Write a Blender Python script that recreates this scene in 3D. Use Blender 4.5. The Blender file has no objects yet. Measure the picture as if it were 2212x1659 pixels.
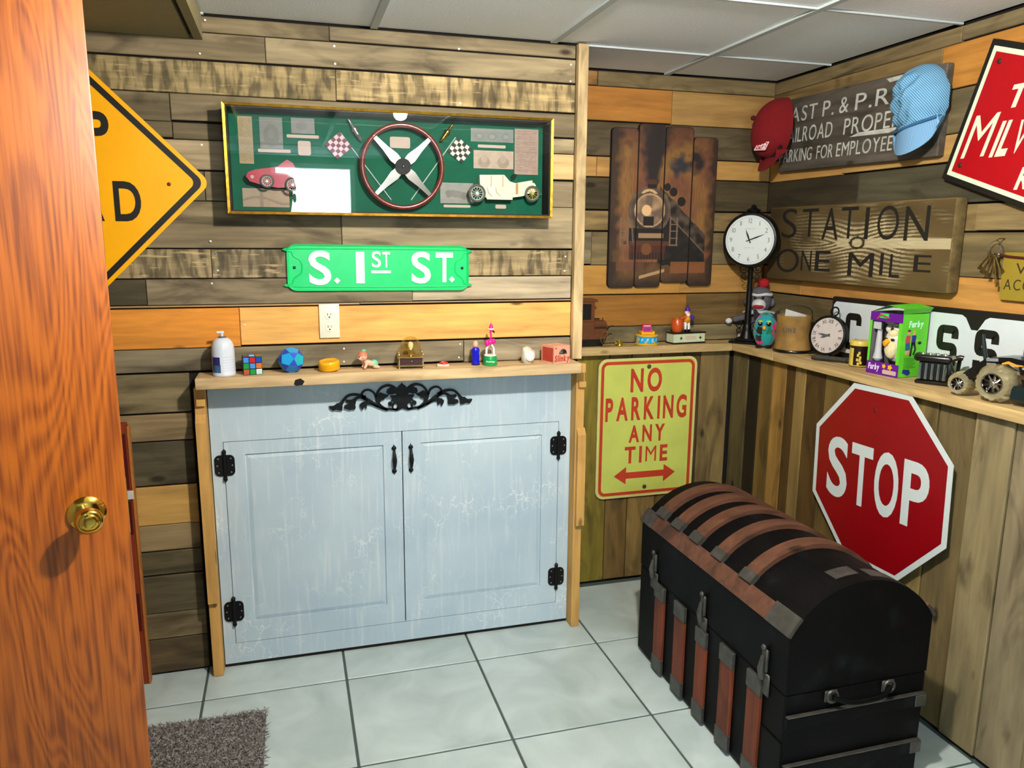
import bpy, bmesh, math, random
from mathutils import Vector, Matrix, noise as mnoise
random.seed(7)
R = math.radians
SC = bpy.context.scene
COL = SC.collection

# ------------------------------------------------------------------ camera, light, exposure
F_PX, W_PX, H_PX = 1667.0, 2212.0, 1659.0
CAM = Vector((-1.0334, -2.6631, 1.4914))
def _basis(yaw, pitch, roll):
    y, p, r = R(yaw), R(pitch), R(roll)
    fw = Vector((math.sin(y)*math.cos(p), math.cos(y)*math.cos(p), math.sin(p)))
    rt = Vector((math.cos(y), -math.sin(y), 0)); up = rt.cross(fw)
    return math.cos(r)*rt+math.sin(r)*up, -math.sin(r)*rt+math.cos(r)*up, fw
RT, UP, FW = _basis(16.1847, -10.73, 0.4018)
cd = bpy.data.cameras.new('camera'); cam = bpy.data.objects.new('camera', cd); COL.objects.link(cam)
cd.sensor_width = 36; cd.lens = F_PX/W_PX*36; cd.clip_start = 0.02
cam.matrix_world = Matrix(((RT.x, UP.x, -FW.x, CAM.x), (RT.y, UP.y, -FW.y, CAM.y), (RT.z, UP.z, -FW.z, CAM.z), (0, 0, 0, 1)))
SC.camera = cam
SC.view_settings.view_transform = 'Standard'; SC.view_settings.look = 'None'
SC.view_settings.gamma = 1.0; SC.view_settings.exposure = 0.3; SC.view_settings.use_curve_mapping = False
wd = bpy.data.worlds.new('world'); SC.world = wd; wd.use_nodes = True
wd.node_tree.nodes['Background'].inputs[0].default_value = (0.55, 0.7, 1.0, 1); wd.node_tree.nodes['Background'].inputs[1].default_value = 1.0
BULB_POS = (-0.45, -1.58, 2.10); BULB_R = 0.034; BULB_L = 2700.0; BULB_C = (1.0, 0.93, 0.82)
WIN_L = 31.0; WIN_C = (0.72, 0.9, 1.0)

def hit(px, py, ax, val):
    "point where the sight line through a pixel of the photo meets the plane axis=val (used only to take measurements)"
    r = FW+RT*((px-W_PX/2)/F_PX)-UP*((py-H_PX/2)/F_PX)
    return CAM+r*((val-CAM[ax])/r[ax])

# ------------------------------------------------------------------ room dimensions
H = 2.148; DA = 0.355; WR = 1.005; DL = 0.283; WL = 0.827; ZL = 1.052; ZS = 1.053
XL = -2.35; YB = -4.5

# ------------------------------------------------------------------ materials
def hexc(h):
    h = h.lstrip('#'); v = [int(h[i:i+2], 16)/255 for i in (0, 2, 4)]
    return tuple((c/12.92 if c <= .04045 else ((c+.055)/1.055)**2.4) for c in v)+(1,)
MATS = {}
def nt(name):
    m = bpy.data.materials.new(name); m.use_nodes = True
    return m, m.node_tree.nodes, m.node_tree.links, m.node_tree.nodes['Principled BSDF']
def mat(name, col, rough=.5, metal=0, var=.12, scale=30, bump=0, trans=0, ior=1.45, coat=0, emit=0, stretch=(1, 1, 1), alpha=1, sheen=0):
    if name in MATS: return MATS[name]
    m, N, L, b = nt(name); c = hexc(col)
    b.inputs['Roughness'].default_value = rough; b.inputs['Metallic'].default_value = metal
    b.inputs['IOR'].default_value = ior; b.inputs['Transmission Weight'].default_value = trans
    b.inputs['Coat Weight'].default_value = coat; b.inputs['Sheen Weight'].default_value = sheen
    if emit: b.inputs['Emission Color'].default_value = c; b.inputs['Emission Strength'].default_value = emit
    if var or bump:
        tc = N.new('ShaderNodeTexCoord'); mp = N.new('ShaderNodeMapping'); mp.inputs['Scale'].default_value = stretch
        nz = N.new('ShaderNodeTexNoise'); nz.inputs['Scale'].default_value = scale; nz.inputs['Detail'].default_value = 5
        L.new(tc.outputs['Object'], mp.inputs[0]); L.new(mp.outputs[0], nz.inputs['Vector'])
        mr = N.new('ShaderNodeMapRange'); mr.inputs[1].default_value = .25; mr.inputs[2].default_value = .75
        mr.inputs[3].default_value = 1-var; mr.inputs[4].default_value = 1+var
        L.new(nz.outputs['Fac'], mr.inputs[0])
        mx = N.new('ShaderNodeMix'); mx.data_type = 'RGBA'; mx.blend_type = 'MULTIPLY'; mx.inputs[0].default_value = 1
        mx.inputs[6].default_value = c; L.new(mr.outputs[0], mx.inputs[7]); L.new(mx.outputs[2], b.inputs['Base Color'])
        if bump:
            bp = N.new('ShaderNodeBump'); bp.inputs['Strength'].default_value = bump; bp.inputs['Distance'].default_value = .002
            L.new(nz.outputs['Fac'], bp.inputs['Height']); L.new(bp.outputs[0], b.inputs['Normal'])
    else: b.inputs['Base Color'].default_value = c
    MATS[name] = m; return m

def wood(name, rough=.75, streak=.5, stain=.5, staincol='#2c2418', knots=True, saw=False, grain=26, fine=1.0, base=None, spec=.3):
    "plank wood; the board's own tone is its object colour, the grain runs along local X"
    m, N, L, b = nt(name)
    tc = N.new('ShaderNodeTexCoord'); oi = N.new('ShaderNodeObjectInfo')
    ml = N.new('ShaderNodeMath'); ml.operation = 'MULTIPLY'; ml.inputs[1].default_value = 41.0; L.new(oi.outputs['Random'], ml.inputs[0])
    ad = N.new('ShaderNodeVectorMath'); ad.operation = 'ADD'; L.new(tc.outputs['Object'], ad.inputs[0]); L.new(ml.outputs[0], ad.inputs[1])
    def nz(sc, det=6, scale=1.0, dist=0.0):
        mp = N.new('ShaderNodeMapping'); mp.inputs['Scale'].default_value = sc; L.new(ad.outputs[0], mp.inputs[0])
        t = N.new('ShaderNodeTexNoise'); t.inputs['Scale'].default_value = scale; t.inputs['Detail'].default_value = det; t.inputs['Distortion'].default_value = dist
        L.new(mp.outputs[0], t.inputs['Vector']); return t.outputs['Fac']
    def rng(s, a, bb, c, d):
        t = N.new('ShaderNodeMapRange'); t.inputs[1].default_value = a; t.inputs[2].default_value = bb; t.inputs[3].default_value = c; t.inputs[4].default_value = d
        L.new(s, t.inputs[0]); return t.outputs[0]
    def mul(a, bb, f=1.0, mode='MULTIPLY'):
        t = N.new('ShaderNodeMix'); t.data_type = 'RGBA'; t.blend_type = mode
        if isinstance(f, float): t.inputs[0].default_value = f
        else: L.new(f, t.inputs[0])
        L.new(a, t.inputs[6])
        if isinstance(bb, tuple): t.inputs[7].default_value = bb
        else: L.new(bb, t.inputs[7])
        return t.outputs[2]
    if base:
        rg = N.new('ShaderNodeRGB'); rg.outputs[0].default_value = hexc(base); col = rg.outputs[0]
    else: col = oi.outputs['Color']
    g1 = nz((1.3, grain, grain), 6, 1.6, .6); g2 = nz((3.0, 9, 9), 4, 1.0, 1.2); g3 = nz((4, 36, 36), 4, 2.0)
    col = mul(col, rng(g1, .3, .7, 1-streak*.75, 1+streak*.35)); col = mul(col, rng(g3, .3, .7, 1-streak*.35*fine, 1+streak*.25*fine))
    col = mul(col, hexc(staincol), rng(g2, .52, .74, 0.0, stain), 'MIX')
    if saw:
        s1 = nz((30, 7, 7), 2, 1.6, .1); s2 = nz((16, 3.2, 3.2), 3, 1.3, .8); s3 = nz((7, 55, 55), 3, 1.6, .3)
        col = mul(col, hexc('#262318'), rng(s1, .47, .6, 0.0, .6), 'MIX'); col = mul(col, hexc('#2a241a'), rng(s2, .46, .66, 0.0, .6), 'MIX')
        col = mul(col, hexc('#c9b183'), rng(s3, .6, .68, 0.0, .55), 'MIX')
    if knots:
        mp = N.new('ShaderNodeMapping'); mp.inputs['Scale'].default_value = (3.0, 7, 7); L.new(ad.outputs[0], mp.inputs[0])
        v = N.new('ShaderNodeTexVoronoi'); v.inputs['Scale'].default_value = 1.0; v.inputs['Randomness'].default_value = 1.0; L.new(mp.outputs[0], v.inputs['Vector'])
        col = mul(col, hexc('#1c130b'), rng(v.outputs['Distance'], .05, .1, .85, 0.0), 'MIX')
    L.new(col, b.inputs['Base Color']); b.inputs['Roughness'].default_value = rough; b.inputs['Specular IOR Level'].default_value = spec
    bp = N.new('ShaderNodeBump'); bp.inputs['Strength'].default_value = .35; bp.inputs['Distance'].default_value = .002
    L.new(g1, bp.inputs['Height']); L.new(bp.outputs[0], b.inputs['Normal'])
    MATS[name] = m; return m

WEATHER = wood('weathered_board', streak=.62, stain=.85, grain=16, fine=.7)
SAWN = wood('saw_marked_board', streak=.5, stain=.35, saw=True, knots=False)
PINE = wood('pine_board', streak=.34, stain=.3, staincol='#7a4a18', grain=18)
LOWER = wood('fence_board', streak=.62, stain=.8, staincol='#24190b', grain=7, fine=.6)
def painted():
    "reads a print stored per vertex on the surface"
    m, N, L, b = nt('printed_surface'); a = N.new('ShaderNodeAttribute'); a.attribute_name = 'print'
    L.new(a.outputs['Color'], b.inputs['Base Color']); b.inputs['Roughness'].default_value = .55
    return m
PRINT = painted()

# ------------------------------------------------------------------ geometry helpers
class MB:
    def __init__(s): s.bm = bmesh.new()
    def geo(s, vs, fs):
        v = [s.bm.verts.new(p) for p in vs]
        for f in fs:
            try: s.bm.faces.new([v[i] for i in f])
            except ValueError: pass
        return s
    def box(s, x0, x1, y0, y1, z0, z1, bev=0, seg=1):
        r = bmesh.ops.create_cube(s.bm, size=1.0)
        for v in r['verts']: v.co = Vector(((x0+x1)/2+v.co.x*(x1-x0), (y0+y1)/2+v.co.y*(y1-y0), (z0+z1)/2+v.co.z*(z1-z0)))
        if bev:
            es = list({e for v in r['verts'] for e in v.link_edges})
            bmesh.ops.bevel(s.bm, geom=es, offset=bev, segments=seg, profile=.5, affect='EDGES')
        return s
    def prism(s, pts, y0, y1):
        n = len(pts); vs = [(x, y0, z) for x, z in pts]+[(x, y1, z) for x, z in pts]
        s.geo(vs, [tuple(range(n)), tuple(range(2*n-1, n-1, -1))]+[(i, n+i, n+(i+1) % n, (i+1) % n) for i in range(n)]); return s
    def ring(s, o, i, y0, y1, yi=None):
        n = len(o); yi = y0 if yi is None else yi
        vs = [(x, y0, z) for x, z in o]+[(x, yi, z) for x, z in i]+[(x, y1, z) for x, z in o]+[(x, y1, z) for x, z in i]; fs = []
        for k in range(n):
            q = (k+1) % n
            fs += [(k, q, n+q, n+k), (k, 2*n+k, 2*n+q, q), (n+k, n+q, 3*n+q, 3*n+k), (2*n+k, 3*n+k, 3*n+q, 2*n+q)]
        return s.geo(vs, fs)
    def tube(s, path, r, n=8, closed=False):
        P = [Vector(p) for p in path]; m = len(P); rs = r if isinstance(r, (list, tuple)) else [r]*m
        rings = []; up = None
        for i in range(m):
            a = P[(i-1) % m] if (closed or i > 0) else P[i]; c = P[(i+1) % m] if (closed or i < m-1) else P[i]
            t = (c-a).normalized()
            if up is None: up = Vector((0, 0, 1)) if abs(t.z) < .9 else Vector((1, 0, 0))
            u = (up-t*up.dot(t))
            if u.length < 1e-6: u = t.orthogonal()
            u.normalize(); w = t.cross(u); up = u
            rings.append([s.bm.verts.new(P[i]+(u*math.cos(2*math.pi*k/n)+w*math.sin(2*math.pi*k/n))*rs[i]) for k in range(n)])
        for i in range(m if closed else m-1):
            A, B = rings[i], rings[(i+1) % m]
            for k in range(n): s.bm.faces.new((A[k], A[(k+1) % n], B[(k+1) % n], B[k]))
        if not closed:
            s.bm.faces.new(rings[0][::-1]); s.bm.faces.new(rings[-1])
        return s
    def cyl(s, p0, p1, r0, r1=None, n=20): return s.tube([p0, p1], [r0, r0 if r1 is None else r1], n)
    def lathe(s, prof, n=28, M=None):
        M = M or Matrix(); rings = []
        for r, z in prof:
            if r < 1e-6: rings.append([s.bm.verts.new(M @ Vector((0, 0, z)))])
            else: rings.append([s.bm.verts.new(M @ Vector((r*math.cos(2*math.pi*k/n), r*math.sin(2*math.pi*k/n), z))) for k in range(n)])
        for A, B in zip(rings, rings[1:]):
            for k in range(n):
                q = (k+1) % n; f = None
                if len(A) == 1 and len(B) == 1: continue
                if len(A) == 1: f = (A[0], B[q], B[k])
                elif len(B) == 1: f = (A[k], A[q], B[0])
                else: f = (A[k], A[q], B[q], B[k])
                s.bm.faces.new(f)
        return s
    def sph(s, c, r, n=20, m=12, M=None):
        r = (r, r, r) if isinstance(r, (int, float)) else r; c = Vector(c)
        T = Matrix.Translation(c) @ (M.to_4x4() if M else Matrix()) @ Matrix.Diagonal((*r, 1))
        return s.lathe([(math.sin(math.pi*i/m), -math.cos(math.pi*i/m)) for i in range(m+1)], n, T)
    def ribbon(s, path, w, y0, y1):
        "flat strip of varying width following a 2D path in XZ"
        P = [Vector((x, z)) for x, z in path]; n = len(P); w = w if isinstance(w, (list, tuple)) else [w]*n
        Lf, Rg = [], []
        for i in range(n):
            t = (P[min(i+1, n-1)]-P[max(i-1, 0)]).normalized(); nn = Vector((-t.y, t.x))
            Lf.append(P[i]+nn*w[i]/2); Rg.append(P[i]-nn*w[i]/2)
        vs = [(p.x, y, p.y) for y in (y0, y1) for p in Lf+Rg]; o = 2*n; fs = []
        for i in range(n-1):
            fs += [(i, i+1, n+i+1, n+i), (o+i, o+n+i, o+n+i+1, o+i+1), (i, o+i, o+i+1, i+1), (n+i, n+i+1, o+n+i+1, o+n+i)]
        fs += [(0, n, o+n, o), (n-1, o+n-1, o+2*n-1, 2*n-1)]
        return s.geo(vs, fs)
    def text(s, t, x0, x1, z0, z1, y, ext=.0006, bold=.02, gap=.13, shear=0, sp=.38, font=None):
        cap = glyph('H', bold)[2]; cur = 0; lay = []
        for ch in t:
            if ch == ' ': cur += sp; continue
            vs, fs, h, a, b = glyph(ch, min(bold, 0.0) if ch in 'MW' else bold); lay.append((vs, fs, cur-a)); cur += b-a+gap
        cur -= gap; k = (z1-z0)/cap
        if x1 is None: kx = k*.9; x0 = x0-cur*kx/2
        else: kx = (x1-x0)/cur
        for vs, fs, dx in lay:
            s.geo([(x0+(vx+dx)*kx+shear*vz*k, y-ext*(1 if vy > 0 else 0), z0+vz*k) for vx, vz, vy in vs], fs)
        return s
    def xf(s, M): s.bm.transform(M); return s
    def build(s, name, m, parent=None, loc=None, smooth=True, rot=None, color=None, ang=.7):
        bmesh.ops.remove_doubles(s.bm, verts=s.bm.verts, dist=1e-6)
        bmesh.ops.recalc_face_normals(s.bm, faces=s.bm.faces)
        me = bpy.data.meshes.new(name); s.bm.to_mesh(me); s.bm.free()
        if smooth:
            for p in me.polygons: p.use_smooth = True
            me.set_sharp_from_angle(angle=ang)
        if m: me.materials.append(m)
        return link(name, me, parent, loc, rot, color)
def link(name, me, parent=None, loc=None, rot=None, color=None):
    o = bpy.data.objects.new(name, me); COL.objects.link(o)
    if parent: o.parent = parent
    if loc is not None: o.location = loc
    if rot is not None: o.rotation_euler = rot
    if color is not None: o.color = color if not isinstance(color, str) else hexc(color)
    return o
GL = {}
def glyph(ch, bold):
    k = (ch, bold)
    if k in GL: return GL[k]
    cu = bpy.data.curves.new('t', 'FONT'); cu.body = ch; cu.size = 1; cu.extrude = .5; cu.offset = bold; cu.resolution_u = 5
    o = bpy.data.objects.new('t', cu); COL.objects.link(o); dg = bpy.context.evaluated_depsgraph_get()
    me = bpy.data.meshes.new_from_object(o.evaluated_get(dg))
    vs = [(v.co.x, v.co.y, v.co.z) for v in me.vertices]; fs = [tuple(p.vertices) for p in me.polygons]
    bpy.data.objects.remove(o); bpy.data.curves.remove(cu); bpy.data.meshes.remove(me)
    GL[k] = (vs, fs, max((v[1] for v in vs), default=.7), min(v[0] for v in vs), max(v[0] for v in vs)); return GL[k]
def rrect(x0, x1, z0, z1, r, n=5):
    out = []
    for cx, cz, a0 in ((x1-r, z1-r, 0), (x0+r, z1-r, 90), (x0+r, z0+r, 180), (x1-r, z0+r, 270)):
        for i in range(n+1):
            a = R(a0+90*i/n); out.append((cx+r*math.cos(a), cz+r*math.sin(a)))
    return out
def circ(cx, cz, rx, rz=None, n=28):
    rz = rx if rz is None else rz
    return [(cx+rx*math.cos(2*math.pi*i/n), cz+rz*math.sin(2*math.pi*i/n)) for i in range(n)]
def cr(pts, k=6, closed=False):
    "smooth curve through points"
    P = [Vector(p) for p in pts]; n = len(P); out = []
    for i in range(n if closed else n-1):
        g = lambda j: P[j % n] if closed else P[max(0, min(n-1, j))]
        a, b, c, d = g(i-1), g(i), g(i+1), g(i+2)
        for j in range(k):
            t = j/k; out.append(.5*((2*b)+(c-a)*t+(2*a-5*b+4*c-d)*t*t+(3*b-a-3*c+d)*t**3))
    if not closed: out.append(P[-1])
    return [tuple(p) for p in out]
def lerp(ws, n):
    m = len(ws)-1; return [ws[min(m-1, int(i/(n-1)*m))]*(1-(i/(n-1)*m-min(m-1, int(i/(n-1)*m))))+ws[min(m-1, int(i/(n-1)*m))+1]*(i/(n-1)*m-min(m-1, int(i/(n-1)*m))) for i in range(n)]
def tag(o, label, cat, group=None):
    o['label'] = label; o['category'] = cat
    if group: o['group'] = group
    return o
def thing(name, label, cat, loc=(0, 0, 0), rz=0, group=None, rot=None):
    o = bpy.data.objects.new(name, None); o.empty_display_size = .05; COL.objects.link(o); o.location = loc
    o.rotation_euler = rot if rot else (0, 0, R(rz)); return tag(o, label, cat, group)
def struct(o): o['kind'] = 'structure'; return o
def print_plate(name, parent, x0, x1, z0, z1, y, fn, nx, nz, inside=None, thick=.001, loc=None):
    "thin plate whose front carries a print given by fn(x, z) -> linear rgb"
    vs, fs, cs = [], [], []
    for j in range(nz+1):
        for i in range(nx+1):
            x = x0+(x1-x0)*i/nx; z = z0+(z1-z0)*j/nz; vs.append((x, y, z)); cs.append(fn(x, z))
    for j in range(nz):
        for i in range(nx):
            a = j*(nx+1)+i
            xm, zm = x0+(x1-x0)*(i+.5)/nx, z0+(z1-z0)*(j+.5)/nz
            if inside is None or inside(xm, zm): fs.append((a, a+1, a+nx+2, a+nx+1))
    me = bpy.data.meshes.new(name); me.from_pydata(vs, [], fs)
    at = me.color_attributes.new('print', 'FLOAT_COLOR', 'POINT')
    for k, c in enumerate(cs): at.data[k].color = (*c[:3], 1)
    me.materials.append(PRINT); return link(name, me, parent, loc)
def skin(name, joints, edges, m, parent=None, sub=2, loc=None, root=None):
    "continuous body grown over a skeleton: joints = {name: (x, y, z, radius)}"
    ks = list(joints); me = bpy.data.meshes.new(name)
    me.from_pydata([joints[k][:3] for k in ks], [(ks.index(a), ks.index(b)) for a, b in edges], [])
    o = bpy.data.objects.new(name, me); COL.objects.link(o)
    o.modifiers.new('skin', 'SKIN'); sv = me.skin_vertices[0].data
    for i, k in enumerate(ks):
        r = joints[k][3]; sv[i].radius = (r, r) if not isinstance(r, tuple) else r; sv[i].use_root = (k == (root or ks[0]))
    sm = o.modifiers.new('sub', 'SUBSURF'); sm.levels = sub; sm.render_levels = sub
    dg = bpy.context.evaluated_depsgraph_get(); me2 = bpy.data.meshes.new_from_object(o.evaluated_get(dg)); me2.name = name
    bpy.data.objects.remove(o); bpy.data.meshes.remove(me)
    for p in me2.polygons: p.use_smooth = True
    me2.materials.clear(); me2.materials.append(m); return link(name, me2, parent, loc)

# ================================================================== THE ROOM
GROUT = mat('dark_grout', '#46524e', .9); BACKING = mat('dark_backing', '#120d09', .95, var=0)
def tile_mat():
    m, N, L, b = nt('floor_tile'); tc = N.new('ShaderNodeTexCoord'); oi = N.new('ShaderNodeObjectInfo')
    ad = N.new('ShaderNodeVectorMath'); ad.operation = 'MULTIPLY_ADD'; ad.inputs[1].default_value = (1, 1, 1)
    L.new(tc.outputs['Object'], ad.inputs[0]); cx = N.new('ShaderNodeMath'); cx.operation = 'MULTIPLY'; cx.inputs[1].default_value = 29
    L.new(oi.outputs['Random'], cx.inputs[0]); L.new(cx.outputs[0], ad.inputs[2])
    n1 = N.new('ShaderNodeTexNoise'); n1.inputs['Scale'].default_value = 5; n1.inputs['Detail'].default_value = 7; n1.inputs['Distortion'].default_value = .8
    L.new(ad.outputs[0], n1.inputs['Vector'])
    r = N.new('ShaderNodeValToRGB'); L.new(n1.outputs['Fac'], r.inputs[0]); e = r.color_ramp.elements
    e[0].position = .3; e[0].color = hexc('#a6b5b3'); e[1].position = .7; e[1].color = hexc('#c2d0cf')
    L.new(r.outputs[0], b.inputs['Base Color']); b.inputs['Roughness'].default_value = .42; return m
TILE = tile_mat()
fl = struct(MB().box(XL, WR+.2, YB, DL+.4, -.06, -.004).build('floor', GROUT, smooth=False))
TS = .4601; tx0, ty0 = -.8989, -.1927; tile_me = None
i0 = math.floor((XL-tx0)/TS); i1 = math.ceil((WL-tx0)/TS); j0 = math.floor((YB-ty0)/TS); j1 = math.ceil((DL-ty0)/TS)
for i in range(i0, i1):
    for j in range(j0, j1):
        x0 = max(tx0+i*TS, XL); x1 = min(tx0+(i+1)*TS, WL); y0 = max(ty0+j*TS, YB); y1 = min(ty0+(j+1)*TS, DL)
        if x1-x0 < .02 or y1-y0 < .02: continue
        g = .004; w, h = (x1-x0)/2-g, (y1-y0)/2-g
        full = abs(x1-x0-TS) < 1e-4 and abs(y1-y0-TS) < 1e-4
        if full and tile_me: link('tile', tile_me, fl, ((x0+x1)/2, (y0+y1)/2, 0)); continue
        o = MB().box(-w, w, -h, h, -.008, 0, .0018).build('tile', TILE, fl, ((x0+x1)/2, (y0+y1)/2, 0), smooth=False)
        if full: tile_me = o.data

PLANK = {}
def plank(parent, u0, u1, v0, v1, t, m, color, vertical=False, back=0.0):
    "one board lying on local plane y=back, front face at y=-t, chamfered long edges, running along u (or v when vertical)"
    Lh = ((v1-v0) if vertical else (u1-u0))/2; Wh = ((u1-u0) if vertical else (v1-v0))/2; c = .0022
    key = (round(Lh, 3), round(Wh, 3), round(t, 4), m.name)
    if key in PLANK: me = PLANK[key]
    else:
        vs = [(-Lh, 0, -Wh), (Lh, 0, -Wh), (Lh, 0, Wh), (-Lh, 0, Wh), (-Lh, -t+c, -Wh), (Lh, -t+c, -Wh), (Lh, -t+c, Wh), (-Lh, -t+c, Wh),
              (-Lh+c, -t, -Wh+c), (Lh-c, -t, -Wh+c), (Lh-c, -t, Wh-c), (-Lh+c, -t, Wh-c)]
        fs = [(0, 1, 2, 3)]+[(k, (k+1) % 4, 4+(k+1) % 4, 4+k) for k in range(4)]+[(4+k, 4+(k+1) % 4, 8+(k+1) % 4, 8+k) for k in range(4)]+[(8, 9, 10, 11)]
        b = MB().geo(vs, fs); bmesh.ops.recalc_face_normals(b.bm, faces=b.bm.faces)
        me = bpy.data.meshes.new('plank'); b.bm.to_mesh(me); b.bm.free(); me.materials.append(m); PLANK[key] = me
    return link('plank', me, parent, ((u0+u1)/2, back, (v0+v1)/2), (0, R(-90), 0) if vertical else None, color)
rnd = random.Random(3); TONE = .84; WARM = .65
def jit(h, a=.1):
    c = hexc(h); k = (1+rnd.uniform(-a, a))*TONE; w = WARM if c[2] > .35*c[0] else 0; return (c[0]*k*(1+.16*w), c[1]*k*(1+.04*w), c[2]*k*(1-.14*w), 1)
def rows(parent, spec, back=0.0):
    "spec: list of (z_top, z_bottom, [(u0, u1, material, colour), ...])"
    for zt, zb, segs in spec:
        for u0, u1, m, col in segs:
            plank(parent, u0+.0008, u1-.0008, zb+rnd.choice((.0012, .002, .0035, .0055)), zt-rnd.uniform(.0003, .0015), rnd.uniform(.012, .018), m, jit(col, .06), back=back)
Wt, Sw, Pn = WEATHER, SAWN, PINE
G1, G2, G3, G4, G5 = '#938870', '#857a62', '#a3977c', '#6f6650', '#b5a688'
O1, O2, O3 = '#dd9f52', '#e8b06a', '#c98a44'
# ---- back wall (the one with the cabinet): front of its boards at y = 0
wb = struct(MB().box(XL-.1, -.001, .0165, .75, 0, H+.02).build('wall_back', BACKING, smooth=False))
def X0(px, py): return hit(px, py, 1, 0).x
a = XL; e = -.037
rows(wb, [
 (H-.002, 2.098, [(a, -.87, Wt, G2), (-.87, e, Wt, G1)]),
 (2.098, 2.016, [(a, X0(573, 110), Wt, G2), (X0(573, 110), e, Wt, G3)]),
 (2.016, 1.918, [(a, X0(725, 170), Sw, '#a5966f'), (X0(725, 170), e, Sw, '#c4b083')]),
 (1.918, 1.834, [(a, X0(368, 240), Wt, G4), (X0(368, 240), e, Wt, G2)]),
 (1.834, 1.782, [(a, X0(372, 280), Wt, G4), (X0(372, 280), -.2, Wt, G4), (-.2, e, Wt, G3)]),
 (1.782, 1.690, [(a, -.75, Wt, G5), (-.75, e, Pn, '#eac78c')]),
 (1.690, 1.598, [(a, X0(442, 400), Wt, G4), (X0(442, 400), -.5, Wt, G2), (-.5, e, Wt, G1)]),
 (1.598, 1.449, [(a, X0(738, 500), Wt, G2), (X0(738, 500), e, Wt, G3)]),
 (1.449, 1.356, [(a, X0(456, 560), Sw, '#a89a78'), (X0(456, 560), -.5, Sw, '#9b8f74'), (-.5, e, Sw, '#b3a27e')]),
 (1.356, 1.272, [(a, X0(316, 630), Wt, '#4f4a3a'), (X0(316, 630), -.62, Wt, '#928770'), (-.62, e, Wt, '#b9ae98')]),
 (1.272, 1.262, [(a, -.8, Pn, '#c9a877'), (-.8, e, Pn, '#c9b08c')]),
 (1.262, 1.133, [(a, X0(518, 700), Pn, '#ee9a3a'), (X0(518, 700), e, Pn, '#ffc06a')]),
 (1.133, 1.053, [(a, X0(1002, 770), Wt, '#8d8570'), (X0(1002, 770), e, Wt, '#a39a84')]),
 (1.053, .920, [(a, -1.354, Wt, '#857b5e')]), (.920, .828, [(a, -1.354, Wt, '#a08e6c')]), (.828, .677, [(a, -1.354, Wt, '#5d5844')]),
 (.677, .542, [(a, -1.354, Pn, '#d8aa5e')]), (.542, .449, [(a, -1.354, Wt, '#9d8760')]), (.449, .364, [(a, -1.354, Wt, '#5b553f')]),
 (.364, .229, [(a, -1.354, Wt, '#625b46')]), (.229, .133, [(a, -1.354, Wt, '#938666')]), (.133, .004, [(a, -1.354, Wt, '#66563c')])], back=.016)
sc = MB()
for px, py in ((443, 44), (432, 116), (722, 100), (724, 138), (991, 106), (1233, 140), (1232, 176), (994, 223), (436, 313), (455, 521), (466, 548), (471, 584), (458, 612), (1221, 554), (1219, 585), (743, 753), (743, 781), (994, 743), (991, 772), (529, 702), (466, 549)):
    p = hit(px, py, 1, 0); sc.cyl((p.x, .001, p.z), (p.x, -.003, p.z), .0034, n=8)
s_ = sc.build('screw_heads', mat('screw_steel', '#e9e6da', .35, .3, var=0), wb); s_['kind'] = 'stuff'
# corner board closing the end of the back wall
col1 = struct(plank(None, -.037, 0, ZS, H-.001, .026, LOWER, '#d8bc8c', vertical=True, back=.0)); col1.name = 'trim_1'
# ---- alcove wall, upper boards
TONE = .8; WARM = .4
wa = struct(MB().box(0, WR+.1, DA+.017, DA+.1, ZL-.05, H+.02).build('wall_alcove', BACKING, smooth=False))
k = WR-.002
rows(wa, [
 (H-.002, 2.088, [(.002, .19, Wt, '#b08248'), (.19, k, Wt, '#8a7a58')]),
 (2.088, 1.953, [(.002, .52, Pn, '#c9883d'), (.52, k, Pn, '#bd9356')]),
 (1.953, 1.818, [(.002, k, Wt, '#6c5f47')]),
 (1.818, 1.736, [(.002, .195, Pn, '#d6a560'), (.195, k, Pn, '#d9a55c')]),
 (1.736, 1.604, [(.002, k, Wt, '#55492f')]),
 (1.604, 1.519, [(.002, k, Wt, '#a58a58')]),
 (1.519, 1.382, [(.002, .18, Wt, '#8b8064'), (.18, k, Wt, '#8f7c55')]),
 (1.382, 1.258, [(.002, .595, Pn, '#d39c4b'), (.595, k, Pn, '#cf9a52')]),
 (1.258, 1.123, [(.002, .63, Pn, '#a8732f'), (.63, k, Wt, '#7c6135')]),
 (1.123, ZL, [(.002, k, Wt, '#8c805f')])], back=DA+.016)
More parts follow.
